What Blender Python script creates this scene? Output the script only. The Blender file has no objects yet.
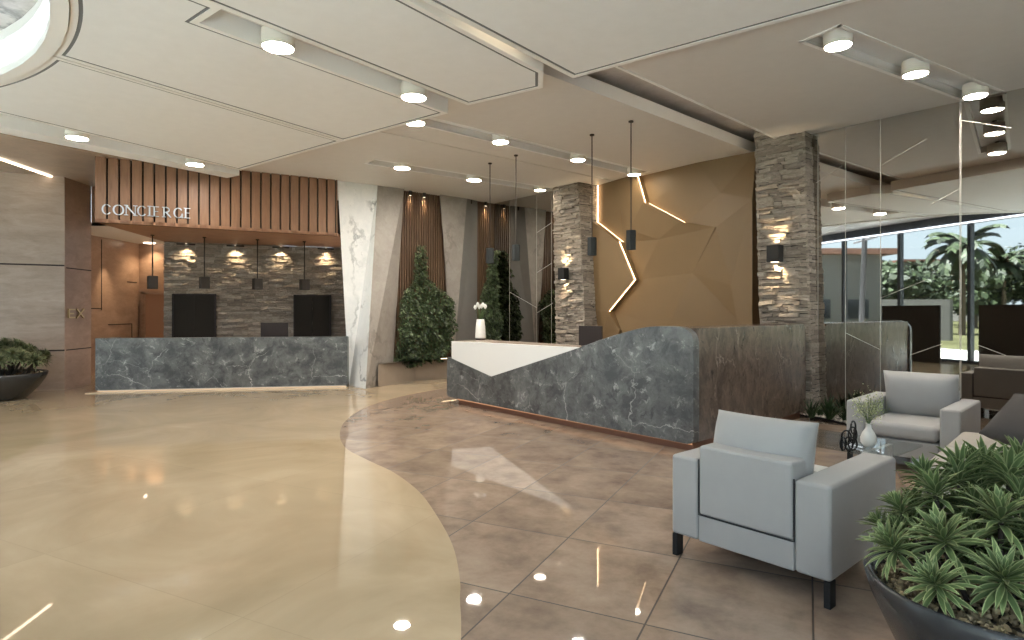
import bpy, bmesh, math, random
from mathutils import Vector, Matrix
from mathutils.geometry import tessellate_polygon
R = random.Random(7)
SC = bpy.context.scene
COL = SC.collection
PI = math.pi
# ---------------------------------------------------------------- survey of the hall (metres, camera at x=y=0 looking +y)
F, CX, CY, H = 605.0, 512.0, 311.0, 1.55
ZS, ZC, ZM = 4.01, 4.19, 4.45            # underside of hung panels / main ceiling / upper marble ceiling
N = (.765, .644); U = (.644, -.765)      # normal and run of the mirror wall
def dr(px, py): return Vector(((px-CX)/F, 1.0, (CY-py)/F))
def flo(px, py): return at_z(px, py, 0.0)
def at_z(px, py, z):
    d = dr(px, py); k = (z-H)/d.z
    return Vector((d.x*k, k, z))
def on(px, py, a, d):                    # point on the vertical plane a.P = d
    r = dr(px, py); k = d/(a[0]*r.x+a[1]*r.y)
    return Vector((r.x*k, k, H+r.z*k))
def WL(s, t, z): return Vector((N[0]*t+U[0]*s, N[1]*t+U[1]*s, z))
def sz(px, py, d):                       # (s, z) on plane N.P = d
    p = on(px, py, N, d); return (U[0]*p.x+U[1]*p.y, p.z)
def tz(px, py, c):                       # (t, z) on plane U.P = c
    p = on(px, py, U, c); return (N[0]*p.x+N[1]*p.y, p.z)
DM = 9.24
def mirrored(p):
    k = DM-(N[0]*p.x+N[1]*p.y)
    return Vector((p.x+2*k*N[0], p.y+2*k*N[1], p.z))
# ---------------------------------------------------------------- mesh builder
class MB:
    def __init__(s): s.v=[]; s.f=[]; s.m=[]; s.mi=0; s.att=None
    def add(s, vs, fs):
        b=len(s.v); s.v += [Vector(v) for v in vs]
        for f in fs: s.f.append([b+i for i in f]); s.m.append(s.mi)
        return s
    def hexa(s, p):                       # 8 points: bottom loop then top loop
        return s.add(p, [(0,3,2,1),(4,5,6,7),(0,1,5,4),(1,2,6,5),(2,3,7,6),(3,0,4,7)])
    def box(s, c, d, M=None):
        c=Vector(c); x,y,z=d[0]/2,d[1]/2,d[2]/2
        p=[Vector(q) for q in ((-x,-y,-z),(x,-y,-z),(x,y,-z),(-x,y,-z),(-x,-y,z),(x,-y,z),(x,y,z),(-x,y,z))]
        if M: p=[M@q for q in p]
        return s.hexa([c+q for q in p])
    def bx(s, O, a, b, c):
        O=Vector(O);a=Vector(a);b=Vector(b);c=Vector(c)
        return s.hexa([O,O+a,O+a+b,O+b,O+c,O+a+c,O+a+b+c,O+b+c])
    def ext(s, loops, vec):               # planar loops (outer, holes...) extruded by vec
        if not isinstance(loops[0][0], (tuple,list,Vector)): loops=[loops]
        loops=[[Vector(p) for p in l] for l in loops]; vec=Vector(vec)
        flat=[p for l in loops for p in l]; n=len(flat)
        tr=tessellate_polygon(loops)
        fs=[tuple(t) for t in tr]+[tuple(n+i for i in reversed(t)) for t in tr]
        b=0
        for l in loops:
            k=len(l)
            for i in range(k):
                j=(i+1)%k; fs.append((b+i,b+j,n+b+j,n+b+i))
            b+=k
        return s.add(flat+[p+vec for p in flat], fs)
    def prism(s, poly, z0, z1, holes=()):
        g=lambda l:[Vector((p[0],p[1],z0)) for p in l]
        return s.ext([g(poly)]+[g(h) for h in holes], (0,0,z1-z0))
    def lathe(s, prof, c=(0,0,0), n=32, sx=1, sy=1):
        c=Vector(c); vs=[];fs=[];m=len(prof)
        for i in range(n):
            a=2*PI*i/n
            for r,z in prof: vs.append(c+Vector((r*math.cos(a)*sx,r*math.sin(a)*sy,z)))
        for i in range(n):
            for k in range(m-1):
                fs.append((i*m+k,((i+1)%n)*m+k,((i+1)%n)*m+k+1,i*m+k+1))
        return s.add(vs,fs)
    def disc(s, c, r, n=32):
        c=Vector(c); return s.add([c]+[c+Vector((r*math.cos(2*PI*i/n),r*math.sin(2*PI*i/n),0)) for i in range(n)], [(0,1+i,1+(i+1)%n) for i in range(n)])
    def tube(s, pts, r, n=8):
        pts=[Vector(p) for p in pts]; rr=r if isinstance(r,(list,tuple)) else [r]*len(pts)
        vs=[];fs=[]
        for i,p in enumerate(pts):
            t=(pts[min(i+1,len(pts)-1)]-pts[max(i-1,0)]).normalized()
            a=Vector((0,0,1)) if abs(t.z)<.9 else Vector((1,0,0))
            x=t.cross(a).normalized(); y=t.cross(x)
            for k in range(n):
                q=2*PI*k/n; vs.append(p+(x*math.cos(q)+y*math.sin(q))*rr[i])
        for i in range(len(pts)-1):
            for k in range(n):
                k2=(k+1)%n; fs.append((i*n+k,i*n+k2,(i+1)*n+k2,(i+1)*n+k))
        fs.append(tuple(range(n))[::-1]); fs.append(tuple((len(pts)-1)*n+k for k in range(n)))
        return s.add(vs,fs)
    def cushion(s, c, d, M=None, k=9, pw=.5, sq=.0):   # soft pillow: thick in the middle, thin piped rim
        c=Vector(c); vs=[];fs=[]
        for side in (1,-1):
            for i in range(k+1):
                for j in range(k+1):
                    x=2*i/k-1;y=2*j/k-1
                    x=math.sin(x*PI/2)*.6+x*.4; y=math.sin(y*PI/2)*.6+y*.4
                    t=((1-abs(x)**3.2)*(1-abs(y)**3.2))
                    t=max(t,0)**pw
                    e=1-sq*(1-abs(y)**2)*abs(x)**6; e2=1-sq*(1-abs(x)**2)*abs(y)**6
                    q=Vector((x*e*d[0]/2,y*e2*d[1]/2,side*(t*(d[2]/2-.008)+.008)))
                    vs.append(c+(M@q if M else q))
        n=(k+1)**2
        for i in range(k):
            for j in range(k):
                a=i*(k+1)+j; q=(a,a+1,a+k+2,a+k+1)
                fs.append(tuple(reversed(q))); fs.append(tuple(n+z for z in q))
        rim=[j for j in range(k+1)]+[i*(k+1)+k for i in range(1,k+1)]+[k*(k+1)+j for j in range(k-1,-1,-1)]+[i*(k+1) for i in range(k-1,0,-1)]
        for i in range(len(rim)):
            a,b=rim[i],rim[(i+1)%len(rim)]; fs.append((a,b,n+b,n+a))
        return s.add(vs,fs)
    def build(s, name, mat, parent=None, local=False, smooth=False, bevel=0, seg=2, angle=40, subsurf=0, origin=None):
        me=bpy.data.meshes.new(name)
        vs=s.v
        if not local:
            if parent is not None:
                inv=wmat(parent).inverted(); vs=[inv@v for v in vs]
            else:
                if origin is None:
                    xs=[v.x for v in vs]; ys=[v.y for v in vs]; zs=[v.z for v in vs]
                    origin=Vector(((min(xs)+max(xs))/2,(min(ys)+max(ys))/2,min(zs)))
                vs=[v-origin for v in vs]
        me.from_pydata([tuple(v) for v in vs],[],s.f)
        bm=bmesh.new(); bm.from_mesh(me)
        if s.att is None: bmesh.ops.recalc_face_normals(bm, faces=bm.faces)
        bm.to_mesh(me); bm.free()
        mats=mat if isinstance(mat,(list,tuple)) else [mat]
        for q in mats: me.materials.append(q)
        if len(mats)>1:
            for p,k in zip(me.polygons,s.m): p.material_index=k
        if s.att is not None:
            at=me.attributes.new('edge','FLOAT','POINT')
            for i,a in enumerate(s.att): at.data[i].value=a
        if smooth:
            for p in me.polygons: p.use_smooth=True
        o=bpy.data.objects.new(name,me); COL.objects.link(o)
        if parent is not None: o.parent=parent
        elif not local: o.location=origin
        if bevel:
            b=o.modifiers.new('bevel','BEVEL'); b.width=bevel; b.segments=seg; b.limit_method='ANGLE'; b.angle_limit=math.radians(angle)
            if smooth is False:
                for p in me.polygons: p.use_smooth=True
                w=o.modifiers.new('wn','WEIGHTED_NORMAL'); w.keep_sharp=False
        if subsurf:
            b=o.modifiers.new('sub','SUBSURF'); b.levels=subsurf; b.render_levels=subsurf
        return o
def wmat(o):
    m=o.matrix_basis.copy()
    return wmat(o.parent)@m if o.parent else m
def tag(o, label=None, cat=None, group=None, kind=None):
    if label: o['label']=label
    if cat: o['category']=cat
    if group: o['group']=group
    if kind: o['kind']=kind
    return o
def struct(o, label=None, cat=None):
    o['kind']='structure'
    if label: o['label']=label
    if cat: o['category']=cat
    return o
def empty(name, loc, rz=0, label=None, cat=None, group=None, kind=None):
    o=bpy.data.objects.new(name,None); COL.objects.link(o); o.empty_display_size=.1
    o.location=loc; o.rotation_euler=(0,0,rz)
    return tag(o,label,cat,group,kind)
def copy_tree(o, parent=None):
    c=o.copy(); COL.objects.link(c); c.parent=parent
    for ch in [x for x in bpy.data.objects if x.parent==o]: copy_tree(ch,c)
    return c
# ---------------------------------------------------------------- materials
def newmat(name):
    m=bpy.data.materials.new(name); m.use_nodes=True
    nt=m.node_tree; return m,nt,nt.nodes['Principled BSDF']
def rgb(h, k=1.0):
    c=[int(h[i:i+2],16)/255 for i in (0,2,4)]
    return tuple([((x/12.92) if x<=.04045 else ((x+.055)/1.055)**2.4)*k for x in c]+[1])
def nd(nt, t, **kw):
    n=nt.nodes.new(t)
    for k,v in kw.items():
        if k=='i':
            for a,b in v.items(): n.inputs[a].default_value=b
        else: setattr(n,k,v)
    return n
def coords(nt, kind='Object', sc=(1,1,1), rot=(0,0,0)):
    a=nd(nt,'ShaderNodeTexCoord'); m=nd(nt,'ShaderNodeMapping')
    m.inputs['Scale'].default_value=sc; m.inputs['Rotation'].default_value=rot
    nt.links.new(a.outputs[kind],m.inputs['Vector']); return m.outputs['Vector']
def ramp(nt, fac, stops, interp='LINEAR'):
    r=nd(nt,'ShaderNodeValToRGB'); r.color_ramp.interpolation=interp
    e=r.color_ramp.elements
    while len(e)<len(stops): e.new(.5)
    for q,(p,c) in zip(e,stops): q.position=p; q.color=c if len(c)==4 else tuple(c)+(1,)
    nt.links.new(fac,r.inputs['Fac']); return r.outputs['Color']
def mixc(nt, fac, a, b, mode='MIX'):
    m=nd(nt,'ShaderNodeMix'); m.data_type='RGBA'; m.blend_type=mode
    for s,v in ((0,fac),(6,a),(7,b)):
        if hasattr(v,'links'): nt.links.new(v,m.inputs[s])
        else: m.inputs[s].default_value=v
    return m.outputs[2]
def math_(nt, op, a, b=None):
    m=nd(nt,'ShaderNodeMath'); m.operation=op
    for i,v in enumerate((a,b)):
        if v is None: continue
        if hasattr(v,'links'): nt.links.new(v,m.inputs[i])
        else: m.inputs[i].default_value=v
    return m.outputs[0]
def noise(nt, vec, scale, detail=4, rough=.5, dist=0):
    n=nd(nt,'ShaderNodeTexNoise',i={'Scale':scale,'Detail':detail,'Roughness':rough,'Distortion':dist})
    nt.links.new(vec,n.inputs['Vector']); return n
def plain(name, c, rough=.5, metal=0, spec=.5, var=0, vs=6, bump=0, bs=60, sheen=0):
    m,nt,b=newmat(name); b.inputs['Base Color'].default_value=c; b.inputs['Roughness'].default_value=rough
    b.inputs['Metallic'].default_value=metal; b.inputs['Specular IOR Level'].default_value=spec
    v=coords(nt)
    if var:
        n=noise(nt,v,vs,5,.6)
        nt.links.new(ramp(nt,n.outputs['Fac'],[(.3,tuple(x*(1-var) for x in c[:3])+(1,)),(.7,tuple(min(1,x*(1+var)) for x in c[:3])+(1,))]),b.inputs['Base Color'])
    if bump:
        n=noise(nt,v,bs,3); bp=nd(nt,'ShaderNodeBump',i={'Strength':bump,'Distance':.01})
        nt.links.new(n.outputs['Fac'],bp.inputs['Height']); nt.links.new(bp.outputs['Normal'],b.inputs['Normal'])
    if sheen: b.inputs['Sheen Weight'].default_value=sheen
    return m
def emit(name, c, s):
    m,nt,b=newmat(name); b.inputs['Base Color'].default_value=(0,0,0,1)
    b.inputs['Emission Color'].default_value=c; b.inputs['Emission Strength'].default_value=s
    return m
def marble(name, c0, c1, vein, scale=1.0, vw=.02, amt=1.0, rough=.15, sc=(1,1,1), rot=(0,0,0), vs=1.0, vdark=None, contrast=(.35,.65), wp=1.1, fk=.45, ft=.60):
    m,nt,b=newmat(name); v=coords(nt,'Object',tuple(x*scale for x in sc),rot)
    w=noise(nt,v,1.6,6,.6)
    sub=nd(nt,'ShaderNodeVectorMath',operation='SUBTRACT'); sub.inputs[1].default_value=(.5,.5,.5)
    nt.links.new(w.outputs['Color'],sub.inputs[0])
    scl=nd(nt,'ShaderNodeVectorMath',operation='SCALE'); scl.inputs['Scale'].default_value=wp
    nt.links.new(sub.outputs[0],scl.inputs[0])
    ad=nd(nt,'ShaderNodeVectorMath',operation='ADD'); nt.links.new(v,ad.inputs[0]); nt.links.new(scl.outputs[0],ad.inputs[1])
    n=noise(nt,ad.outputs[0],3.4,10,.74)
    col=ramp(nt,n.outputs['Fac'],[(contrast[0],c0),(contrast[1],c1)])
    vo=nd(nt,'ShaderNodeTexVoronoi',feature='DISTANCE_TO_EDGE',i={'Scale':vs}); nt.links.new(ad.outputs[0],vo.inputs['Vector'])
    line=ramp(nt,vo.outputs['Distance'],[(0,(1,1,1,1)),(vw,(0,0,0,1))])
    mk=noise(nt,v,1.3,3); msk=ramp(nt,mk.outputs['Fac'],[(.45,(0,0,0,1)),(.62,(amt,amt,amt,1))])
    f=mixc(nt,1.0,line,msk,'MULTIPLY')
    col=mixc(nt,f,col,vein)
    n2=noise(nt,ad.outputs[0],7,8,.75,.6)
    fleck=ramp(nt,n2.outputs['Fac'],[(ft,(0,0,0,1)),(ft+.09,(amt*fk,)*3+(1,))])
    col=mixc(nt,fleck,col,vein)
    if vdark:
        n3=noise(nt,ad.outputs[0],4.3,7,.7,.4)
        fd=ramp(nt,n3.outputs['Fac'],[(.34,(.8,.8,.8,1)),(.42,(0,0,0,1))])
        col=mixc(nt,fd,col,vdark)
    nt.links.new(col,b.inputs['Base Color']); b.inputs['Roughness'].default_value=rough
    return m
def wood(name, c0, c1, rough=.45, sc=(14,14,1.2)):
    m,nt,b=newmat(name); v=coords(nt,'Object',sc)
    n=noise(nt,v,2.5,6,.6,.6)
    nt.links.new(ramp(nt,n.outputs['Fac'],[(.3,c0),(.7,c1)]),b.inputs['Base Color']); b.inputs['Roughness'].default_value=rough
    return m
M={}
M['white']=plain('ceiling paint',(.87,.885,.885,1),.6,var=.02)
M['warmceil']=plain('back ceiling paint',(.72,.70,.665,1),.6,var=.02)
M['trimwhite']=plain('trim paint',(.90,.90,.88,1),.45)
M['housing']=plain('white enamel',(.75,.72,.66,1),.4)
M['black']=plain('black metal',(.014,.014,.014,1),.6,spec=.3)
M['darkbrown']=plain('dark brown plastic',(.03,.023,.022,1),.6,spec=.2)
M['bronze']=plain('bronze metal',(.04,.032,.026,1),.6,spec=.3)
M['slate']=plain('dark slate lamp shade',(.026,.03,.031,1),.7,spec=.25)
M['greymarble']=marble('grey marble',rgb('3c3e3e'),rgb('6b6d6c'),rgb('b8b8b5'),1.0,.007,1.0,.3,vs=1.0,vdark=rgb('2a2c2d'),contrast=(.40,.62),wp=.55,fk=.6,ft=.57)
M['brownmarble']=marble('brown marble',rgb('453b33'),rgb('73655a'),rgb('a5978a'),1.3,.014,.7,.22,sc=(1.2,1.2,.8),vs=1.0,vdark=rgb('2c2621'))
M['whitemarblelit']=marble('white marble',rgb('dfe2e3'),rgb('eeefee'),rgb('8a8f92'),.9,.03,.9,.25,sc=(1,1,.8),rot=(0,.6,0),vs=.7)  # pier front, whitened to carry the window daylight
M['beigeandshade']=marble('beige marble',rgb('8f8881'),rgb('a49d95'),rgb('6f6863'),.9,.04,.8,.5,sc=(1,1,.8),rot=(0,.6,0),vs=.9)  # beige pier; also the white pier's side, darkened as its shade
M['ceilmarble']=marble('ceiling marble',rgb('b4aca6'),rgb('cfcac6'),rgb('6e6a68'),.6,.03,.9,.3,vs=.6)
M['whitesolid']=plain('white solid surface',(.80,.80,.78,1),.3)
M['counter']=plain('beige stone counter',(.40,.33,.27,1),.25,var=.1)
M['basewood']=plain('copper toned plinth',(.20,.09,.05,1),.5)
M['orangewood']=wood('orange wood',rgb('75543c'),rgb('886347'))
M['slatwood']=wood('walnut slats',rgb('4f3c2d'),rgb('735a44'))
M['gapshade']=plain('painted groove shade',(.16,.17,.175,1),.7)  # tone standing for shade in the panel grooves
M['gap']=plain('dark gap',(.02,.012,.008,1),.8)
M['soffit']=wood('soffit veneer',rgb('8a6146'),rgb('9f7455'),sc=(1.5,1.5,1))
M['gold']=plain('ochre lacquer',rgb('7a6447'),.45,spec=.35,var=.02,vs=2)
M['fabric']=plain('grey upholstery',(.345,.338,.328,1),.85,var=.03,bump=.12,bs=350,sheen=.2)
M['fabricdark']=plain('charcoal cushion fabric',(.055,.05,.047,1),.9,bump=.2,bs=300)
M['fabricbeige']=plain('beige upholstery',(.40,.37,.33,1),.85,bump=.15,bs=350)
M['seam']=plain('black seam line',(.02,.02,.022,1),.8)  # black lines along the backrest seams
M['darkglass']=plain('dark glossy panel',(.028,.024,.02,1),.75,spec=.08)
M['tan']=marble('tan stone cladding',rgb('907462'),rgb('a98c78'),rgb('bda290'),.9,.02,.3,.3,sc=(.7,.7,1.6),vs=.8)
M['tanlight']=marble('greige stone cladding',rgb('8e7d70'),rgb('a89789'),rgb('baa99b'),.7,.02,.3,.3,sc=(.5,.5,2),vs=.8)
M['pebble']=plain('pale pebbles',(.42,.39,.35,1),.8,var=.3,vs=30)
M['pot']=plain('glossy black ceramic',(.03,.032,.034,1),.22)
M['soil']=plain('soil',(.03,.022,.015,1),.9)
M['steel']=plain('brushed steel letters',(.42,.46,.50,1),.35,metal=.8)
M['porcelain']=plain('white porcelain',(.75,.74,.7,1),.35)
M['petal']=plain('white petals',(.85,.84,.80,1),.6)
M['stem']=plain('green stem',(.07,.12,.04,1),.6)
M['grout']=plain('pale inlay line',(.42,.40,.36,1),.5)
M['hedge']=plain('hedge leaves',(.028,.06,.018,1),.55,var=.5,vs=9)
M['leaf2']=plain('creeper leaves',(.05,.10,.025,1),.55,var=.5,vs=14)
M['led']=emit('warm led',(1,.68,.38,1),7)
M['ledcove']=emit('warm cove led',(1,.78,.5,1),3.5)
M['ledbase']=emit('amber led',(1,.5,.25,1),.35)
M['lednorm']=emit('neutral led',(1,.80,.58,1),4)
M['ledcool']=emit('cool led line',(.75,.85,1,1),4)
M['lens']=emit('lamp lens',(1,.92,.81,1),150)
M['lensdim']=emit('soft lamp lens',(1,.88,.70,1),30)
# mirror glass: tinted, slightly bronze
def mirror_mat():
    m,nt,b=newmat('tinted mirror'); b.inputs['Metallic'].default_value=1; b.inputs['Roughness'].default_value=.015
    b.inputs['Base Color'].default_value=(.52,.50,.465,1); return m
M['mirror']=mirror_mat()
def stone_mat(name, a, b_, c_):
    m,nt,b=newmat(name); g=nd(nt,'ShaderNodeNewGeometry')
    col=ramp(nt,g.outputs['Random Per Island'],[(0,a),(.5,b_),(1,c_)])
    v=coords(nt,'Object',(1,1,3)); n=noise(nt,v,14,6,.7)
    col=mixc(nt,.75,col,ramp(nt,n.outputs['Fac'],[(.3,(.45,.45,.45,1)),(.7,(1.0,1.0,1.0,1))]),'MULTIPLY')
    nt.links.new(col,b.inputs['Base Color']); b.inputs['Roughness'].default_value=.85
    bp=nd(nt,'ShaderNodeBump',i={'Strength':1.0,'Distance':.04}); n2=noise(nt,v,20,6,.75)
    nt.links.new(n2.outputs['Fac'],bp.inputs['Height']); nt.links.new(bp.outputs['Normal'],b.inputs['Normal'])
    return m
M['jointshade']=plain('painted joint shade behind the stones',(.09,.08,.07,1),.9)  # dark backing paints the shade in the gaps between stones
M['stone']=stone_mat('split stone',rgb('958b80'),rgb('afa497'),rgb('c5baac'))
M['stonebrown']=stone_mat('brown split stone',rgb('978a7d'),rgb('ab9d8f'),rgb('c2b5a6'))
def leaf_mat(name, mid, edge, mix=.0):
    m,nt,b=newmat(name); a=nd(nt,'ShaderNodeAttribute',attribute_name='edge')
    f=ramp(nt,a.outputs['Fac'],[(.25,(0,0,0,1)),(.75,(1,1,1,1))])
    c=mixc(nt,f,mid,edge); g=nd(nt,'ShaderNodeNewGeometry')
    c=mixc(nt,.5,c,ramp(nt,g.outputs['Random Per Island'],[(0,(.6,.6,.6,1)),(1,(1.3,1.3,1.2,1))]),'MULTIPLY')
    nt.links.new(c,b.inputs['Base Color']); b.inputs['Roughness'].default_value=.6; b.inputs['Specular IOR Level'].default_value=.25
    return m
M['leaf']=leaf_mat('striped leaf',(.10,.15,.055,1),(.33,.38,.18,1))
M['leafdull']=leaf_mat('dull striped leaf',(.07,.095,.04,1),(.30,.31,.18,1))
def isl_mat(name,a,b_,rough=.6):
    m,nt,b=newmat(name); g=nd(nt,'ShaderNodeNewGeometry')
    nt.links.new(ramp(nt,g.outputs['Random Per Island'],[(0,a),(.6,b_),(1,tuple(min(1,x*1.7) for x in b_[:3])+(1,))]),b.inputs['Base Color']); b.inputs['Roughness'].default_value=rough
    return m
M['wallleaf']=isl_mat('living wall leaves',(.013,.022,.009,1),(.070,.098,.042,1),.5)
M['gravel']=isl_mat('brown gravel',(.09,.065,.03,1),(.26,.20,.11,1),.6)
M['palebed']=isl_mat('pale gravel',(.25,.23,.2,1),(.5,.47,.42,1),.7)
def tile_mat():
    m,nt,b=newmat('brown floor tiles'); S1,S2=.74764,.90738
    tc=nd(nt,'ShaderNodeTexCoord'); sp=nd(nt,'ShaderNodeSeparateXYZ'); nt.links.new(tc.outputs['Object'],sp.inputs[0])
    x=math_(nt,'DIVIDE',sp.outputs['X'],S1); y=math_(nt,'DIVIDE',sp.outputs['Y'],S2)
    fx=math_(nt,'PINGPONG',x,.5); fy=math_(nt,'PINGPONG',y,.5)
    gx=math_(nt,'LESS_THAN',fx,.0062); gy=math_(nt,'LESS_THAN',fy,.0054); g=math_(nt,'MAXIMUM',gx,gy)
    cx=math_(nt,'FLOOR',x); cy=math_(nt,'FLOOR',y)
    cb=nd(nt,'ShaderNodeCombineXYZ'); nt.links.new(cx,cb.inputs[0]); nt.links.new(cy,cb.inputs[1])
    wn=nd(nt,'ShaderNodeTexWhiteNoise'); wn.noise_dimensions='3D'; nt.links.new(cb.outputs[0],wn.inputs['Vector'])
    off=nd(nt,'ShaderNodeVectorMath',operation='MULTIPLY_ADD'); off.inputs[1].default_value=(9,9,9)
    nt.links.new(wn.outputs['Color'],off.inputs[0]); nt.links.new(tc.outputs['Object'],off.inputs[2])
    n=noise(nt,off.outputs[0],2.6,9,.68,.15)
    col=ramp(nt,n.outputs['Fac'],[(.30,rgb('7b6a5e')),(.5,rgb('988575')),(.72,rgb('ab9886'))])
    t=ramp(nt,wn.outputs['Value'],[(0,(.88,.88,.88,1)),(1,(1.08,1.08,1.08,1))]); col=mixc(nt,1,col,t,'MULTIPLY')
    col=mixc(nt,g,col,rgb('3a2f26'))
    nt.links.new(col,b.inputs['Base Color'])
    rr=math_(nt,'MULTIPLY_ADD',g,.5); nt.links.new(rr,b.inputs['Roughness']); rr.node.inputs[2].default_value=.028
    b.inputs['Specular IOR Level'].default_value=.45
    return m
M['tile']=tile_mat()
def cream_mat():
    m,nt,b=newmat('cream polished floor'); v=coords(nt,'Object',(1,1,1),(0,0,.46))
    n=noise(nt,v,.55,6,.6,1.2)
    col=ramp(nt,n.outputs['Fac'],[(.32,rgb('a69478')),(.55,rgb('b7a488')),(.75,rgb('c6b498'))])
    br=nd(nt,'ShaderNodeTexBrick',i={'Scale':1.0,'Mortar Size':.003,'Brick Width':1.8,'Row Height':1.8,'Color1':(1,1,1,1),'Color2':(.93,.93,.93,1),'Mortar':(.85,.85,.85,1)}); br.offset=0
    nt.links.new(v,br.inputs['Vector']); col=mixc(nt,1,col,br.outputs['Color'],'MULTIPLY')
    nt.links.new(col,b.inputs['Base Color']); b.inputs['Roughness'].default_value=.022
    b.inputs['Specular IOR Level'].default_value=.5
    return m
M['cream']=cream_mat()
def glass_mat(name, tint, refl=.08, rough=.0):
    m,nt,b=newmat(name); nt.nodes.remove(b); out=nt.nodes['Material Output']
    t=nd(nt,'ShaderNodeBsdfTransparent',i={'Color':tint}); g=nd(nt,'ShaderNodeBsdfGlossy',i={'Roughness':rough})
    lw=nd(nt,'ShaderNodeLayerWeight'); fr=math_(nt,'MULTIPLY',math_(nt,'POWER',lw.outputs['Facing'],5.0),.8); fr=math_(nt,'ADD',fr,.03); mx=nd(nt,'ShaderNodeMixShader')
    nt.links.new(fr,mx.inputs[0]); nt.links.new(t.outputs[0],mx.inputs[1]); nt.links.new(g.outputs[0],mx.inputs[2])
    nt.links.new(mx.outputs[0],out.inputs['Surface']); return m
M['glass']=glass_mat('window glass',(.86,.92,.95,1))
M['tableglass']=glass_mat('table glass',(.85,.88,.88,1))
# ================================================================ THE SHELL
def xy(p): return (p[0],p[1])
def li(p,d,q,e):                         # intersection of p+a d and q+b e
    D=d[0]*e[1]-d[1]*e[0]; a=((q[0]-p[0])*e[1]-(q[1]-p[1])*e[0])/D
    return (p[0]+a*d[0],p[1]+a*d[1])
WN=(.43,.9028); WD=-1.03                 # window wall: WN.P = WD, room on the + side
WU=(.9028,-.43)
def wpt(a): return (WN[0]*WD+WU[0]*a, WN[1]*WD+WU[1]*a)
WLINE=(wpt(0),WU)
def atwin(p,d): return li(p,d,*WLINE)
def alongx(x): return ((x-WN[0]*WD)/WU[0])
win_l, win_r = wpt(alongx(-14.2)), wpt(alongx(9.0))
left_a=(-9.73,11.36); left_b=(-8.77,11.86); left_c=(-8.87,12.75); left_out=(-13.8,9.2)
mir_r=(9.0,(DM-N[0]*9.0)/N[1])
foot=[win_l,win_r,mir_r,xy(WL(4.4,9.9,0))]+[xy(WL(-8,9.9,0)),xy(WL(-13.2,9.9,0)),(-4.5,17.2),(-10.4,17.2),(-10.4,12.9),left_out]
# ---- floors
O=(H*(math.cos(-.454614)*-1.4312348-math.sin(-.454614)*1.9201669), H*(math.sin(-.454614)*-1.4312348+math.cos(-.454614)*1.9201669))
a_=-.454614
fm=MB().prism([win_l,win_r,(9.3,3.3),(9.3,4),(6,9),(0,18),(-12,18),(-14.5,10)],-.15,0)
fl=bpy.data.objects.new('floor',None)
bpy.data.objects.remove(fl)
# built in the tile frame so the joints follow the laid grid
Mt=Matrix.Translation((O[0],O[1],0))@Matrix.Rotation(a_,4,'Z'); inv=Mt.inverted(); fm.v=[inv@v for v in fm.v]
fo=fm.build('floor',M['tile'],local=True); fo.location=(O[0],O[1],0); fo.rotation_euler=(0,0,a_); struct(fo)
cv=[(461,640),(460,600),(460,581),(453,547),(438,518),(419,492),(394,473),(369,461),(345.6,448),(340,433),(348,418.5),(369,406),(402.5,396),(444.7,388)]
cp=[xy(flo(*p)) for p in cv]
def smoothline(p,k=6):
    out=[]
    for i in range(len(p)-1):
        a=p[max(i-1,0)];b=p[i];c=p[i+1];d=p[min(i+2,len(p)-1)]
        for j in range(k):
            t=j/k
            out.append(tuple(.5*((2*b[q])+(-a[q]+c[q])*t+(2*a[q]-5*b[q]+4*c[q]-d[q])*t*t+(-a[q]+3*b[q]-3*c[q]+d[q])*t**3) for q in (0,1)))
    out.append(p[-1]); return out
near=atwin((-.1,.6),(.1,-1))
cc=[near,(-.12,.9)]+smoothline([(-.2,2.0)]+cp)+[xy(WL(-11.0,8.6,0)),xy(WL(-12.5,8.6,0)),(-4.2,16.9),(-10.2,16.9),(-10.2,12.9),left_out,(win_l[0]+.1,win_l[1]+.05)]
struct(MB().prism(cc,-.02,.004).build('floor',M['cream']),'pale cream polished floor with a curved edge','floor')
struct(fo,'brown stone tile floor in front of the reception desk','floor')
# ---- ceilings
CC=(-7.6,2.05); CR=4.80
def circ_hit(p,d,far=True,r=None):
    r=r or CR; fx,fy=p[0]-CC[0],p[1]-CC[1]; A=d[0]**2+d[1]**2; B=2*(fx*d[0]+fy*d[1]); C=fx*fx+fy*fy-r*r
    D=math.sqrt(max(B*B-4*A*C,0)); t=(-B+D)/(2*A) if far else (-B-D)/(2*A)
    return (p[0]+t*d[0],p[1]+t*d[1])
def arc(a,b,r=None,n=24):
    r=r or CR; a0=math.atan2(a[1]-CC[1],a[0]-CC[0]); a1=math.atan2(b[1]-CC[1],b[0]-CC[0])
    while a1-a0>PI: a1-=2*PI
    while a1-a0<-PI: a1+=2*PI
    return [(CC[0]+r*math.cos(a0+(a1-a0)*i/n),CC[1]+r*math.sin(a0+(a1-a0)*i/n)) for i in range(1,n)]
def sub(a,b): return (a[0]-b[0],a[1]-b[1])
def nrm(d): l=math.hypot(*d); return (d[0]/l,d[1]/l)
def off(p,d,k): return (p[0]+d[0]*k,p[1]+d[1]*k)
RO=CR+.13
struct(MB().prism(foot,ZM,ZM+.15).build('ceiling',M['ceilmarble']),'upper marble ceiling seen through the round opening','ceiling')
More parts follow.
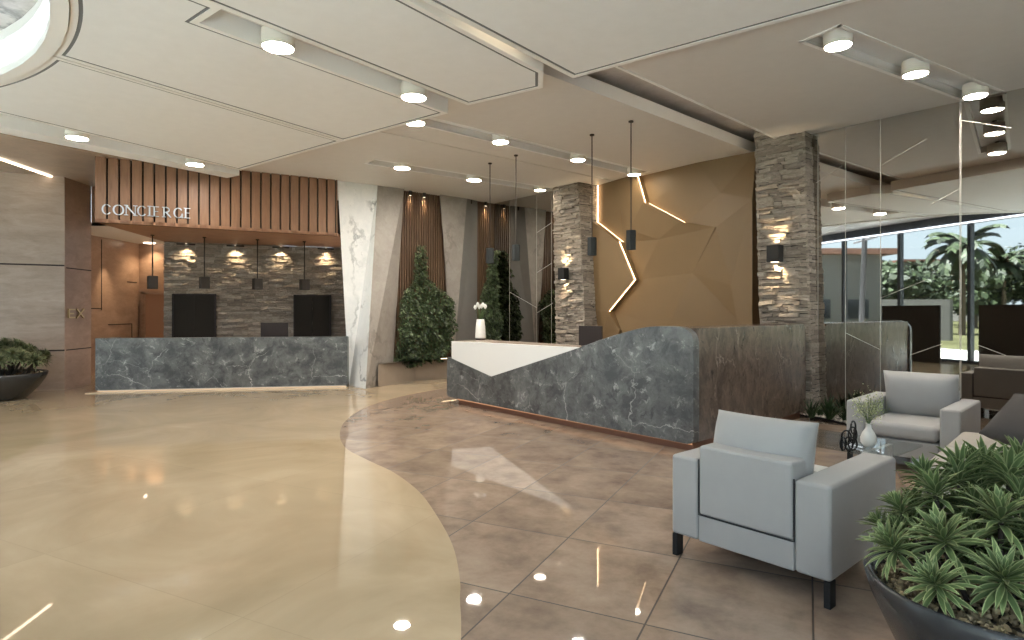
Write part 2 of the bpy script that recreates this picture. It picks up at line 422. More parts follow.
# main plate left of the long gap
g1=at_z(600,93*1+1.5,ZC); g2=at_z(751,151.5,ZC); gd=nrm(sub(g2,g1))
r1=at_z(621,67,ZC); r2=at_z(777,138,ZC); rd=nrm(sub(r2,r1))
q0=circ_hit(g1,gd,True,RO); q1=circ_hit(r1,rd,True,RO)
if q0[1]>g1[1]: q0=circ_hit(g1,gd,False,RO)
gend=li(g1,gd,xy(WL(0,9.9,0)),U); rend=li(r1,rd,xy(WL(0,DM-.002,0)),U)
cw_l=circ_hit(wpt(alongx(-7.6)),WU,False,RO); cw_r=circ_hit(wpt(alongx(-7.6)),WU,True,RO)
def slotrect(pa,pb,w,z,lead=0,tail=0):   # rectangle to the left of the line pa->pb
    a=xy(at_z(*pa,z)); b=xy(at_z(*pb,z)); d=nrm(sub(b,a)); l=(-d[1],d[0])
    a=off(a,d,-lead); b=off(b,d,tail)
    return [a,b,off(b,l,w),off(a,l,w)],d,l
s1,_,_=slotrect((432,118),(648,171.5),.34,ZC,lead=1.6)
s2,_,_=slotrect((375,159.5),(551,188),.34,ZC)
gv1,_,_=slotrect((382,131.6),(612,180.5),.03,ZC,lead=.6)
tl=[]
def arcpts(a,b,mid,n=40):
    # long arc through the top of the opening
    a0=math.atan2(a[1]-CC[1],a[0]-CC[0]); b0=math.atan2(b[1]-CC[1],b[0]-CC[0])
    if b0>a0: b0-=2*PI
    return [(CC[0]+RO*math.cos(a0+(b0-a0)*i/n),CC[1]+RO*math.sin(a0+(b0-a0)*i/n)) for i in range(n+1)]
plate=[gend,xy(WL(-13.2,9.9,0)),(-4.5,17.2),(-7.5,17.2),xy(at_z(164,241.6,3.06)),xy(at_z(95,222,3.06)),left_c,left_b,left_a,left_out,win_l]+arcpts(cw_l,q0,None)
plate=plate[:4]+[(-8.9,14.4),(-8.9,12.8)]+plate[7:]
struct(MB().prism(plate,ZC,ZC+.17,[s1,s2,gv1]).build('ceiling',M['warmceil']),'plain beige ceiling over the two desks','ceiling')
_l0a=xy(at_z(0,133,ZC));_l0b=xy(at_z(227,178,ZC)); _ld=nrm(sub(_l0b,_l0a)); _k=li(_l0b,_ld,xy(at_z(95,222,3.06)),(1.87,-3.5))
struct(MB().prism([xy(at_z(95,222,3.06)),(-8.85,12.79),left_c,left_b,left_a,left_out,(-13.95,6.0),off(_l0a,_ld,-1.2),off(_l0b,_ld,-.2)],ZC-.014,ZC-.001).build('ceiling',marble('brown ceiling marble',rgb('9a8674'),rgb('b09b88'),rgb('6a5a4e'),.8,.02,.7,.3)),'brownish marble ceiling over the far left wall','ceiling')
# right plate with the three lamp slot
sD,dD,lD=slotrect((839,26.6),(999,91.2),.345,ZC)
plR=[q1]+[xy(p) for p in arcpts(q1,cw_r,None,20)][1:]+[win_r,mir_r,rend]
struct(MB().prism(plR,ZC,ZC+.17,[sD]).build('ceiling',M['warmceil']),'beige ceiling over the seating area','ceiling')
_g0=off(rend,rd,-3.6); _g1=off(rend,rd,-.3)  # strip added to brighten the dark gap between the ceiling plates
tag(MB().prism([_g0,_g1,off(_g1,(-rd[1],rd[0]),.02),off(_g0,(-rd[1],rd[0]),.02)],ZC+.175,ZC+.2).build('cove_light',emit('added gap glow',(1,.82,.6,1),3.0)),'added light strip brightening the ceiling gap beside the right stone pillar','light strip')
# trim along right plate's gap edge and slot frames
tr=MB(); l_=(-rd[1],rd[0]); tr.prism([off(q1,l_,.0),rend,off(rend,l_,.035),off(q1,l_,.035)],ZC-.01,ZC+.17)
struct(tr.build('trim_1',M['trimwhite']))
fr=MB()
for s_ in (s1,s2,sD):
    for i in range(4):
        a,b=s_[i],s_[(i+1)%4]; d=nrm(sub(b,a)); o_=(d[1],-d[0])
        fr.prism([off(a,d,-.04),off(b,d,.04),off(off(b,d,.04),o_,.04),off(off(a,d,-.04),o_,.04)],ZC-.008,ZC+.02)
struct(fr.build('trim_2',M['trimwhite']))
cp_=MB()
for s_ in (s1,s2,sD): cp_.prism([off(p,(0,0),0) for p in s_],ZC+.10,ZC+.13)
struct(cp_.build('ceiling',M['white']),'white backing inside the lamp slots','ceiling')
# hung panels
def inset(poly,k):
    n=len(poly); A=sum(poly[i][0]*poly[(i+1)%n][1]-poly[(i+1)%n][0]*poly[i][1] for i in range(n)); sg=1 if A>0 else -1
    out=[]
    for i in range(n):
        p,q,r=poly[i-1],poly[i],poly[(i+1)%n]; d1=nrm(sub(q,p)); d2=nrm(sub(r,q))
        n1=(-d1[1]*sg,d1[0]*sg); n2=(-d2[1]*sg,d2[0]*sg)
        den=1+n1[0]*n2[0]+n1[1]*n2[1]; m_=((n1[0]+n2[0])/den,(n1[1]+n2[1])/den)
        out.append((q[0]+m_[0]*k,q[1]+m_[1]*k))
    return out
def panel(poly,label):
    root=MB().prism(inset(poly,.085),ZS,ZC).build('ceiling',M['white']); struct(root,label,'ceiling')
    MB().prism(poly,ZS-.004,ZC,[inset(poly,.055)]).build('panel_trim',M['trimwhite'],parent=root)
    MB().prism(inset(poly,.05),ZS+.002,ZS+.006,[inset(poly,.088)]).build('painted_gap_shade',M['gapshade'],parent=root)  # near flush dark strip paints the shade of the groove
    return root
Z=lambda x,y: xy(at_z(x,y,ZS))
L4a,L4b=Z(422,0),Z(573,78); d4=nrm(sub(L4b,L4a)); E4=nrm(sub(Z(860,0),L4b))
L3a,L3b=Z(213,5),Z(468,105); d3=nrm(sub(L3b,L3a)); C3=Z(543,87.5)
L2a,L2b=Z(60,57),Z(344,141); d2=nrm(sub(L2b,L2a)); C2=Z(448,113)
L1a,L1b=Z(8,115),Z(240,170); d1=nrm(sub(L1b,L1a)); C1=Z(340,142)
L0a,L0b=Z(0,133),Z(227,178); d0=nrm(sub(L0b,L0a))
def back(p,d): return circ_hit(p,d,True,RO) if circ_hit(p,d,True,RO)[1]<p[1] else circ_hit(p,d,False,RO)
# panel 4
b4=circ_hit(L4b,d4,True,RO)
e4=li(L4b,E4,xy(WL(0,9.2,0)),U)
p4=[L4b,b4]+arc(b4,cw_r,RO)+[cw_r,win_r,mir_r,e4]
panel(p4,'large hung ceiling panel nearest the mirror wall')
E3=Z(528,64); dE3=nrm(sub(E3,Z(408,0))); b3l=circ_hit(L3b,d3,True,RO); b3r=circ_hit(E3,dE3,True,RO)
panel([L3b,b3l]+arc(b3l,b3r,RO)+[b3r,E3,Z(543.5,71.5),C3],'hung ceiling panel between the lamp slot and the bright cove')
b2l=circ_hit(L2b,d2,True,RO); b2r=circ_hit(C2,d3,True,RO)
st=Z(200.5,21.7); st2=li(st,(-d3[1],d3[0]),L3b,d3); st1=li(st,(-d3[1],d3[0]),C2,d3)
p2=[L2b,b2l]+arc(b2l,b3l,RO)+[b3l,off(st2,d3,0),st1,C2]
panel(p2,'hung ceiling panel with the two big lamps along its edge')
l2=(-d2[1],d2[0]); C1o=li(C1,(1,-.001),off(L2b,l2,.03),d2)
b1r=circ_hit(C1o,d2,True,RO); b1l=circ_hit(L1b,d1,True,RO)
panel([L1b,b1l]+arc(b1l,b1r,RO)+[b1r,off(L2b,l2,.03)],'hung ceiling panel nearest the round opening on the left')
l0=(-d0[1],d0[0]); in0=off(L0b,(d0[1],-d0[0]),.38); b0=circ_hit(L0b,d0,True,RO); b0i=circ_hit(in0,d0,True,RO)
s0s=li(Z(12,120),(-d1[1],d1[0]),in0,d0)
struct(MB().prism([L0b,b0]+arc(b0,b0i,RO,6)+[b0i,in0],ZS,ZC).build('ceiling',M['white']),'narrow white ceiling strip above the concierge sign','ceiling')
# ring round the opening
rg=MB(); n=72
for i in range(n):
    a=2*PI*i/n; b=2*PI*(i+1)/n
    pa,pb=((CC[0]+CR*math.cos(t),CC[1]+CR*math.sin(t)) for t in (a,b)); pc,pd=((CC[0]+(RO-.005)*math.cos(t),CC[1]+(RO-.005)*math.sin(t)) for t in (b,a))
    if WN[0]*pa[0]+WN[1]*pa[1]<WD+.05: continue
    rg.prism([pa,pb,pc,pd],ZS-.02,ZM)
struct(rg.build('ceiling',M['trimwhite']),'curved white rim of the round ceiling opening','ceiling')
rl=MB()  # added glowing band stands for daylight on the rim, not a lamp
for i in range(n):
    a=2*PI*i/n; b=2*PI*(i+1)/n
    q4=[(CC[0]+r_*math.cos(t),CC[1]+r_*math.sin(t)) for r_,t in ((CR-.012,a),(CR-.012,b),(CR-.002,b),(CR-.002,a))]
    if WN[0]*q4[0][0]+WN[1]*q4[0][1]<WD+.05: continue
    rl.prism(q4,ZS+.06,ZM-.12)
tag(rl.build('added_rim_glow',emit('added daylight glow',(.84,.94,1,1),.7)),'added glow standing for daylight inside the round ceiling opening','added glow')
# cove LED between panels 3 and 4, set high in the gap
lv=off(E3,d4,-.1); nl=(d4[1],-d4[0])
cov=MB()
for k0,k1 in ((.05,.95),(1.3,4.4)):
    a=off(off(lv,d4,-k0),nl,.02); b=off(off(lv,d4,-k1),nl,.02); cov.prism([a,b,off(b,nl,.03),off(a,nl,.03)],ZC-.02,ZC-.004)
tag(cov.build('cove_light',M['ledcove']),'warm light strip hidden in the gap between two hung ceiling panels','light strip')
# ---- walls
def slab(poly,z0,z1,name,mat,par=None,**k): return MB().prism(poly,z0,z1).build(name,mat,parent=par,**k)
def wallseg(mb,a,b,z0,z1,th=.2,side=1):
    d=nrm(sub(b,a)); n_=(-d[1]*side,d[0]*side); mb.prism([a,b,off(b,n_,th),off(a,n_,th)],z0,z1); return mb
wl=MB(); wallseg(wl,left_out,left_a,0,ZM); wallseg(wl,left_a,left_b,0,ZM)
wo=struct(wl.build('wall_left',M['tanlight']))
jm=MB(); da=nrm(sub(left_b,left_a)); na=(da[1],-da[0])
for z in (2.44,.78):
    a=off(off(left_a,da,-2),na,.004); b=off(left_b,na,.004); jm.prism([a,b,off(b,na,-.02),off(a,na,-.02)],z-.015,z+.015)
jm.build('panel_joint',M['gap'],parent=wo)
w2=struct(wallseg(MB(),left_b,left_c,0,ZM).build('wall_left',M['tan']))
jm=MB(); da=nrm(sub(left_c,left_b)); na=(da[1],-da[0])
for z in (2.40,.78):
    a=off(off(left_b,da,.05),na,.004); b=off(left_c,na,.004); jm.prism([a,b,off(b,na,-.02),off(a,na,-.02)],z-.01,z+.01)
jm.build('panel_joint',M['gap'],parent=w2)
# LED line on the ceiling edge above the left wall
a=xy(at_z(-40,143,ZC)); b=xy(at_z(63,179,ZC)); d=nrm(sub(b,a)); l=(-d[1],d[0])
tag(MB().prism([a,b,off(b,l,.05),off(a,l,.05)],ZC-.035,ZC-.016).build('ceiling_strip_light',M['lednorm']),'slim light line on the ceiling at the far left wall','light strip')
# passage behind the concierge desk
pw=MB(); wallseg(pw,(-10.05,12.55),(-10.05,16.4),0,3.5); wallseg(pw,left_c,(-10.05,12.95),0,ZM,.15)
pwo=struct(pw.build('wall_left',M['tan']))
jm=MB()
X=-10.05
for y0,y1,z0,z1 in ((14.8,14.82,1.55+.02,3.3),(12.9,14.82,1.6,1.62),(15.05,16.0,1.2,1.22),(15.98,16.0,0,1.2),(15.8,16.2,2.3,2.32)):
    jm.box((X+.002,(y0+y1)/2,(z0+z1)/2),(.012,y1-y0,z1-z0))
jm.build('panel_joint',M['gap'],parent=pwo)
slab([(-10.3,16.3),(-6.5,16.3),(-6.5,16.5),(-10.3,16.5)],0,3.4,'wall_back',M['tan'])['kind']='structure'
slab([(-10.3,12.8),(-7.3,12.8),(-7.2,16.4),(-10.3,16.4)],3.36,3.42,'ceiling',M['warmceil'])['kind']='structure'
slab([(-8.9,12.8),(-7.2,12.8),(-7.2,12.9),(-8.9,12.9)],3.36,ZM,'trim_3',M['tan'])['kind']='structure'
pq=left_b; dq=nrm(sub(left_c,left_b)); nq=(dq[1],-dq[0]); 
def qp(u,z,k): p=off(off(left_b,dq,u),nq,k); return Vector((p[0],p[1],z))
px0=.12; zq=1.50
mbq=[MB(),MB()]
def bar(mb,u0,z0,u1,z1,w=.03):
    d_=Vector((u1-u0,z1-z0)).normalized(); n_=Vector((-d_.y,d_.x))*w/2; q=[(u0-n_.x,z0-n_.y),(u1-n_.x,z1-n_.y),(u1+n_.x,z1+n_.y),(u0+n_.x,z0+n_.y)]
    mb.hexa([qp(u,z,.004) for u,z in q]+[qp(u,z,.03) for u,z in q])
for a_4 in ((.10,zq-.09,.10,zq+.09),(.10,zq+.08,.30,zq+.08),(.10,zq,.26,zq),(.10,zq-.08,.30,zq-.08)): bar(mbq[0],*a_4)
for a_4 in ((.36,zq+.09,.60,zq-.09),(.36,zq-.09,.60,zq+.09)): bar(mbq[1],*a_4)
_q0=qp(.1,zq-.09,.0); pe=empty('wall_sign',_q0,0,'small brass lettering on the brown wall beside the concierge desk','sign')
for m_ in mbq: m_.build('letter',plain('brass',(.55,.42,.24,1),.35,metal=.7),parent=pe)
# door in the passage
dx0=on(146.5,300,(0,1),16.28); 
door=struct(MB().box((dx0.x+.45,16.26,1.0),(.9,.05,2.0)).build('door_1',plain('salmon door',rgb('b08a72'),.5)))
fm_=MB()
for cx,cz,sx,s3 in ((dx0.x-.05,1.03,.1,2.06),(dx0.x+.95,1.03,.1,2.06),(dx0.x+.45,2.05,1.1,.1)): fm_.box((cx,16.245,cz),(sx,.09,s3))
fm_.build('door_frame',M['tan'],parent=door)
MB().tube([(dx0.x+.82,16.20,1.0),(dx0.x+.70,16.20,1.0)],.012).build('door_handle',M['steel'],parent=door)
# ---- stone faces built stone by stone
def stones(mb,P,out,z0,z1,width,ch=.055,rnd=None,lo=.0,hi=.075,lmin=.08,lmax=.36):
    rnd=rnd or R; out=Vector(out); z=z0
    while z<z1-.001:
        h=min(ch*rnd.uniform(.55,1.4),z1-z); 
        if z1-z-h<.02: h=z1-z
        w=width(z) if callable(width) else width; x=0
        while x<w-.001:
            l=min(rnd.uniform(lmin,lmax),w-x)
            if w-x-l<.06: l=w-x
            k=rnd.uniform(lo,hi); e=.006; t=rnd.uniform(-.4,.4)*h*.25
            a,b=x/w,(x+l-.003)/w; z_,zz=z,z+h-e
            base=[P(a,z_),P(b,z_),P(b,zz),P(a,zz)]
            zt_=rnd.uniform(-.012,.012); f=[p+out*(k*rnd.uniform(.6,1.2))+Vector((0,0,(zt_ if q_ in (1,2) else -zt_)+rnd.uniform(-.006,.006))) for q_,p in enumerate(base)]
            bk=[p-out*.03 for p in base]
            mb.hexa(bk+f); x+=l
        z+=h
    return mb
# concierge stone wall
ZF=3.06
sA=at_z(164,241.6,ZF); sB=at_z(342,247.7,ZF); sdir=(sB-sA); sdir.z=0; sw=sdir.length+.3; sdir.normalize(); sn=Vector((sdir.y,-sdir.x,0))
swall=MB().prism([xy(sA-sn*.03),xy(sA-sn*.03+sdir*sw),xy(sA-sn*.4+sdir*sw),xy(sA-sn*.4)],0,ZF).build('wall_back',M['jointshade']); struct(swall)
rr=random.Random(3)
stones(MB(),lambda a,z:Vector((sA.x,sA.y,z))+sdir*(a*sw),sn,0.0,ZF,sw,.055,rr).build('stone_cladding',M['stonebrown'],parent=swall)
# soffit and fascia
FL=at_z(95,222,ZF); FR=at_z(337.5,236,ZF)
fd=Vector((FR.x-FL.x,FR.y-FL.y,0)); fw=fd.length; fd.normalize(); fn=Vector((fd.y,-fd.x,0))
sof=MB().prism([xy(FL),xy(FR),xy(sB+sdir*.3),xy(sA)],ZF,ZF+.06).build('ceiling',M['soffit']); struct(sof,'reddish wooden soffit over the concierge desk','ceiling')
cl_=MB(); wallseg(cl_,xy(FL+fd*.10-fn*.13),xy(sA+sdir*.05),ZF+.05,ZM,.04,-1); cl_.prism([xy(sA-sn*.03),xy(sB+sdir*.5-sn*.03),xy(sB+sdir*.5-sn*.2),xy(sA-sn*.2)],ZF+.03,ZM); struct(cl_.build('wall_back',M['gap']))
def fpos(px,py):                          # along / height on the fascia plane
    p=on(px,py,(fn.x,fn.y),fn.x*FL.x+fn.y*FL.y); return ((p-FL).x*fd.x+(p-FL).y*fd.y, p.z)
k0=fpos(107,200)[0]; pitch=(fpos(198.9,200)[0]-k0)/8
fas=MB().bx(FL-fn*.12,fd*fw,fn*.06,(0,0,ZC-ZF)).build('wall_front',M['gap']); struct(fas,'dark backing of the slatted wooden bulkhead','wall')
x=0; edges=[0]; k=k0
while k<fw: edges.append(k); k+=pitch
edges.append(fw)
bm_=MB()
for i in range(len(edges)-1):
    a=edges[i]+(.014 if i else 0); b=edges[i+1]-(.014 if i<len(edges)-2 else 0)
    if b-a>.01: bm_.bx(FL+fd*a-fn*.06,fd*(b-a),fn*.06,(0,0,ZC-ZF))
bm_.build('wooden_slats',M['orangewood'],parent=fas,bevel=.003)
# ---- living wall side
LC=-11.55
def LW(t,c,z): return Vector((N[0]*t+U[0]*c,N[1]*t+U[1]*c,z))
def tt(px,py): return tz(px,py,LC)[0]
wb=MB(); wb.hexa([LW(5.75,LC-.25,0),LW(5.75,LC-.45,0),LW(9.9,LC-.45,0),LW(9.9,LC-.25,0)][::-1]+[LW(5.75,LC-.25,ZC+.1),LW(5.75,LC-.45,ZC+.1),LW(9.9,LC-.45,ZC+.1),LW(9.9,LC-.25,ZC+.1)][::-1])
struct(wb.build('wall_back',M['gap']))
def niche_slats(t0,t1,name_label):
    mb=MB(); t=t0
    while t<t1:
        mb.bx(LW(t,LC-.16,.4),LW(t+.035,LC-.16,.4)-LW(t,LC-.16,.4),Vector((U[0],U[1],0))*.05,(0,0,ZC-.4)); t+=.062
    bk=MB().bx(LW(t0,LC-.20,.4),LW(t1,LC-.20,.4)-LW(t0,LC-.20,.4),Vector((U[0],U[1],0))*.03,(0,0,ZC-.4)).build('wall_back',M['gap']); struct(bk,name_label,'wall')
    mb.build('wooden_slats',M['slatwood'],parent=bk)
tA=tt(404,189); tB0=tt(440,194.5); tB1=tt(467,198); tB2=tt(480,200)
niche_slats(tA-.35,tB0+.5,'walnut slats behind the green wall left of the leaning marble pier')
niche_slats(tB2-.3,DM,'walnut slats behind the green wall beside the mirror')
# marble piers
TL=at_z(337.5,180.5,ZC);TR=at_z(377.6,185.5,ZC);T3=at_z(404,189,ZC)
BL=flo(349,385.6);BR=flo(365.6,389);B3=flo(392,383.5)
bk=Vector((-U[0],-U[1],0))
pa=MB(); v=[BL,BR,B3,B3+Vector((-.1,.22,0)),BL+Vector((-.09,.32,0))]; w=[TL,TR,T3,T3+Vector((-.1,.22,0)),TL+Vector((-.09,.32,0))]
pa.add([BL,BR,TR,TL],[(0,1,2,3)]); pa.mi=1; pa.add([BR,B3,T3,TR],[(0,1,2,3)]); pa.mi=0  # front and side tones paint how daylight falls on the pier
pa.add(v+w,[(2,3,8,7),(3,4,9,8),(4,0,5,9),(0,4,3,2,1),(5,6,7,8,9)])
struct(pa.build('pillar',[M['whitemarblelit'],M['beigeandshade']]),'leaning white marble pier right of the concierge desk','pillar')
pb=MB(); tb=[on(451,340,U,LC),on(455,340,U,LC),on(473,340,U,LC)]
def ex(top,bot,z):                        # extrapolate an edge line to height z
    k=(z-top.z)/(bot.z-top.z); return top+(bot-top)*k
tp=[LW(tB0,LC,ZC),LW(tB1,LC,ZC),LW(tB2,LC-.1,ZC)]
bt=[ex(tp[0],on(452,340,U,LC),0),ex(tp[1],on(455.5,340,U,LC),0),ex(tp[2],on(477,340,U,LC-.1),0)]
bo=Vector((-.03,.14,0))
pb.add([bt[0],bt[1],tp[1],tp[0]],[(0,1,2,3)]); pb.mi=1; pb.add([bt[1],bt[2],tp[2],tp[1]],[(0,1,2,3)]); pb.mi=0
q=bt+[bt[2]+bo,bt[0]+bo]; w=tp+[tp[2]+bo,tp[0]+bo]
pb.add(q+w,[(2,3,8,7),(3,4,9,8),(4,0,5,9),(0,4,3,2,1),(5,6,7,8,9)])
struct(pb.build('pillar',[M['beigeandshade'],plain('dark grey stone',rgb('77736e'),.35,var=.05)]),'tapering beige marble pier between the two green walls','pillar')
# planter plinth below foliage
p0=flo(366,389.2);p1=flo(444,376.8); pd=(p1-p0).normalized(); p2_=li(xy(p1),xy(pd),xy(WL(0,DM-.01,0)),U)
pl=MB().prism([xy(p0+pd*.35),p2_,xy(LW(DM-.01,LC-.02,0)),xy(LW(tA+.02,LC-.02,0))],0,.47)
tag(pl.build('stone_planter',plain('grey stone planter',rgb('96897b'),.4,var=.05)),'low grey stone planter under the green walls','planter')
# ---- mirror / gold wall
psr_t=[sz(755,140,9.0)[0],sz(804,134,9.0)[0]]; psr_b=[sz(760,326,9.0),sz(810,326,9.0)]
psl_t=[sz(553,191,9.0)[0],sz(578,184,9.0)[0]]; psl_b=[sz(556,335,9.0),sz(584.7,335,9.0)]
def sl(top,b): zb=b[1]; k=(top-b[0])/(ZC-zb); return lambda z: b[0]+k*(z-zb)
def stone_pillar(top,bot,zt,seed,label,side_top,right=True):
    f0,f1=sl(top[0],bot[0]),sl(top[1],bot[1]); T0,T1=9.04,9.9
    core=MB().hexa([WL(f0(0),T0,0),WL(f1(0),T0,0),WL(f1(0),T1,0),WL(f0(0),T1,0),WL(f0(zt),T0,zt),WL(f1(zt),T0,zt),WL(f1(zt),T1,zt),WL(f0(zt),T1,zt)]).build('pillar',M['jointshade']); struct(core,label,'pillar')
    rr=random.Random(seed); mb=MB()
    stones(mb,lambda a,z:WL(f0(z)+(f1(z)-f0(z))*a,T0,z),(-N[0],-N[1],0),0,zt,lambda z:f1(z)-f0(z),.05,rr)
    stones(mb,lambda a,z:WL(f1(z),T0-.03+a*.6,z),(U[0],U[1],0),0,zt,.6,.055,rr,lo=.0,hi=.02)
    stones(mb,lambda a,z:WL(f0(z),T0-.03+a*.6,z),(-U[0],-U[1],0),0,zt,.6,.055,rr,lo=.0,hi=.02)
    mb.build('stone_cladding',M['stone'],parent=core); return f0,f1
rf=stone_pillar(psr_t,psr_b,ZM,11,'split stone pillar between the ochre wall and the large mirror wall',None)
lf=stone_pillar(psl_t,psl_b,ZC,12,'split stone pillar left of the ochre wall',None)
# backing wall behind everything
struct(MB().hexa([WL(-13.6,9.9,0),WL(6.4,9.9,0),WL(6.4,10.1,0),WL(-13.6,10.1,0),WL(-13.6,9.9,ZM+.15),WL(6.4,9.9,ZM+.15),WL(6.4,10.1,ZM+.15),WL(-13.6,10.1,ZM+.15)]).build('wall_right',M['gap']))
# mirrors
def mirror(s0,s1,zt,label,lines):
    o=MB().hexa([WL(s0,DM,0),WL(s1,DM,0),WL(s1,DM+.15,0),WL(s0,DM+.15,0),WL(s0,DM,zt),WL(s1,DM,zt),WL(s1,DM+.15,zt),WL(s0,DM+.15,zt)]).build('wall_right',M['mirror']); struct(o,label,'mirror')
    mb=MB()
    for (a,b,wd) in lines:
        A=WL(a[0],DM-.003,a[1]);B=WL(b[0],DM-.003,b[1]); d=(B-A).normalized(); sd=Vector((N[0],N[1],0)).cross(d)*wd/2
        mb.hexa([A-sd,B-sd,B+sd,A+sd]+[p+Vector((N[0],N[1],0))*.004 for p in (A-sd,B-sd,B+sd,A+sd)])
    mb.build('inlay_line',M['grout'],parent=o); return o
MZ=lambda x,y: sz(x,y,DM)
lnR=[]
for px in (818,845.5,880.5,961): 
    s_=MZ(px,300)[0]; lnR.append(((s_,0),(s_,ZC),.006 if px!=818 else .008))
for s_ in (-2.2,-.6,1.0,2.6): lnR.append(((s_,0),(s_,ZC),.006))
for a,b in (((816,183),(842,165.6)),((881,165.6),(926.5,139)),((846,333),(880,349.5)),((881.6,297.6),(926,280)),((978,345),(1006,355.5)),((910,355),(942,344)),((846,222),(812,241)),((930,205),(961,188)),((961,120),(1012,128))):
    lnR.append((MZ(*a),MZ(*b),.006))
lnR.append((MZ(880.5,345),MZ(880.5,325),.016)); lnR.append((MZ(961,308),MZ(961,268),.012))
mirror(rf[1](2)-.35,6.2,ZM,'large tinted mirror wall behind the armchairs',lnR)
lnL=[]
for px in (509.6,536.7,551.5): s_=MZ(px,300)[0]; lnL.append(((s_,0),(s_,ZC),.008))
for a,b in (((536.7,232.8),(552,222.5)),((536.7,272.8),(552,263)),((509.6,292),(536.7,307.6)),((536.7,313),(553,303))): lnL.append((MZ(*a),MZ(*b),.01))
mirror(LC-.25,lf[0](2)+.25,ZC,'narrow tinted mirror between green wall and stone pillar',lnL)
# gold wall
DG=9.55
gx=MB().hexa([WL(lf[1](2)-.2,DG+.1,0),WL(rf[0](2)+.2,DG+.1,0),WL(rf[0](2)+.2,DG+.3,0),WL(lf[1](2)-.2,DG+.3,0),WL(lf[1](2)-.2,DG+.1,ZC),WL(rf[0](2)+.2,DG+.1,ZC),WL(rf[0](2)+.2,DG+.3,ZC),WL(lf[1](2)-.2,DG+.3,ZC)]).build('wall_right',M['gold']); struct(gx,'faceted ochre feature wall behind the reception desk','wall')
G=lambda x,y: sz(x,y,DG)
P={'a':(599,184),'b':(642,174),'c':(700,161),'d':(757.5,148),'e':(599,222.5),'f':(624,242),'g':(632.8,230),'h':(650,203.5),'i':(686,222.7),'j':(722,228),'k':(757.5,200),'l':(639.7,280),'m':(694.6,273),'n':(614,311.4),'o':(622.5,330),'p':(746,326)}
G_={k:G(*v) for k,v in P.items()}
for k in 'abcd': G_[k]=(G_[k][0],ZC)
G_['q']=(G_['a'][0],0);G_['r']=(G_['o'][0]+.25,0);G_['s']=(G_['k'][0],0);G_['t']=(G_['p'][0]+.1,1.0);G_['u']=(G_['a'][0]-.02,G_['n'][1])
def gpanel(keys,deps):
    deps=[d*1.7 for d in deps]
    f=[WL(G_[k][0],DG-d,G_[k][1]) for k,d in zip(keys,deps)]; b=[WL(G_[k][0],DG+.11,G_[k][1]) for k in keys]; n=len(f)
    c=sum(f,Vector())/n
    mb=MB(); mb.add(f+[c]+b,[(i,(i+1)%n,n) for i in range(n)]+[(i,(i+1)%n,n+1+(i+1)%n,n+1+i) for i in range(n)]); mb.build('wall_panel',M['gold'],parent=gx)
gpanel('abhgfe',[.0,.12,.12,.06,.0,.0])
gpanel('bcih',[0,.06,.0,0])
gpanel('cdkji',[.06,.02,.10,.08,0])
gpanel('hijmlfg',[.13,.13,.12,.04,0,0,.06])
gpanel('efln',[.12,.12,.12,.12])
gpanel('enu',[.12,.12,.12]) 
gpanel('unoq',[.12,.12,.05,.03])
gpanel('lmpsron',[0,.04,.0,.06,.03,.02,0])
gpanel('jkspm',[.11,.10,.1,.03,.04])
def strip(a,b,depth,w=.005,sh=0):
    A=WL(G_[a][0],DG-depth,G_[a][1]);B=WL(G_[b][0],DG-depth,G_[b][1]); A=A+Vector((U[0],U[1],0))*sh; B=B+Vector((U[0],U[1],0))*sh; d=(B-A).normalized(); nn=Vector((N[0],N[1],0)); sd=nn.cross(d)*w/2
    MB().hexa([A-sd,B-sd,B+sd,A+sd]+[p-nn*.012 for p in (A-sd,B-sd,B+sd,A+sd)]).build('light_strip',M['led'],parent=gx)
strip('f','l',.15,.005,.014); strip('l','n',.15,.005,.014); strip('b','h',.15,.005,.014)
strip('h','i',.02,.004); strip('e','f',.02)
G_['v']=(G_['a'][0]+.0,ZC-.02); G_['w']=(G_['e'][0],G_['e'][1]); strip('v','w',.03,.02)
G_['x']=(G_['a'][0]+.02,G(596,299)[1]); G_['y']=(G_['a'][0]+.02,1.0); strip('x','y',.14,.02)
G_['z']=(G_['d'][0]-.02,G(757,250)[1]); G_['zz']=0
G_['1']=(G_['k'][0]-.015,1.2); G_['2']=(G_['k'][0]-.015,2.6); 
# right closing wall, window wall
struct(wallseg(MB(),mir_r,win_r,0,ZM,.2,1).build('wall_right',M['tan']))
def glazing(a,b,n_m,idx,zs=0.0):
    d=nrm(sub(b,a)); L=math.hypot(*sub(b,a)); n_=(-d[1],d[0])
    root=MB().prism([off(a,n_,-.01),off(b,n_,-.01),off(b,n_,.0),off(a,n_,.0)],.08,ZC-.06).build('window_%d'%idx,M['glass']); struct(root)
    f=MB()
    for i in range(n_m+1):
        p=off(a,d,L*i/n_m); f.prism([off(off(p,d,-.05),n_,-.08),off(off(p,d,.05),n_,-.08),off(off(p,d,.05),n_,.08),off(off(p,d,-.05),n_,.08)],0,ZC)
    for z0,z1 in ((0,.08),(ZC-.06,ZM)): f.prism([off(a,n_,-.08),off(b,n_,-.08),off(b,n_,.08),off(a,n_,.08)],z0,z1)
    f.build('window_frame',plain('dark aluminium',(.03,.035,.04,1),.4),parent=root)
glazing(off(win_l,WU,.0),win_r,11,1)
glazing(win_l,left_out,2,2)
d=WU; nn=WN
tag(MB().prism([off(off(win_l,nn,.10),d,.2),off(off(win_r,nn,.10),d,-.2),off(off(win_r,nn,.14),d,-.2),off(off(win_l,nn,.14),d,.2)],ZC-.05,ZC-.015).build('window_strip_light',M['ledcool']),'thin cool light line above the window wall, seen in the mirror','light strip')
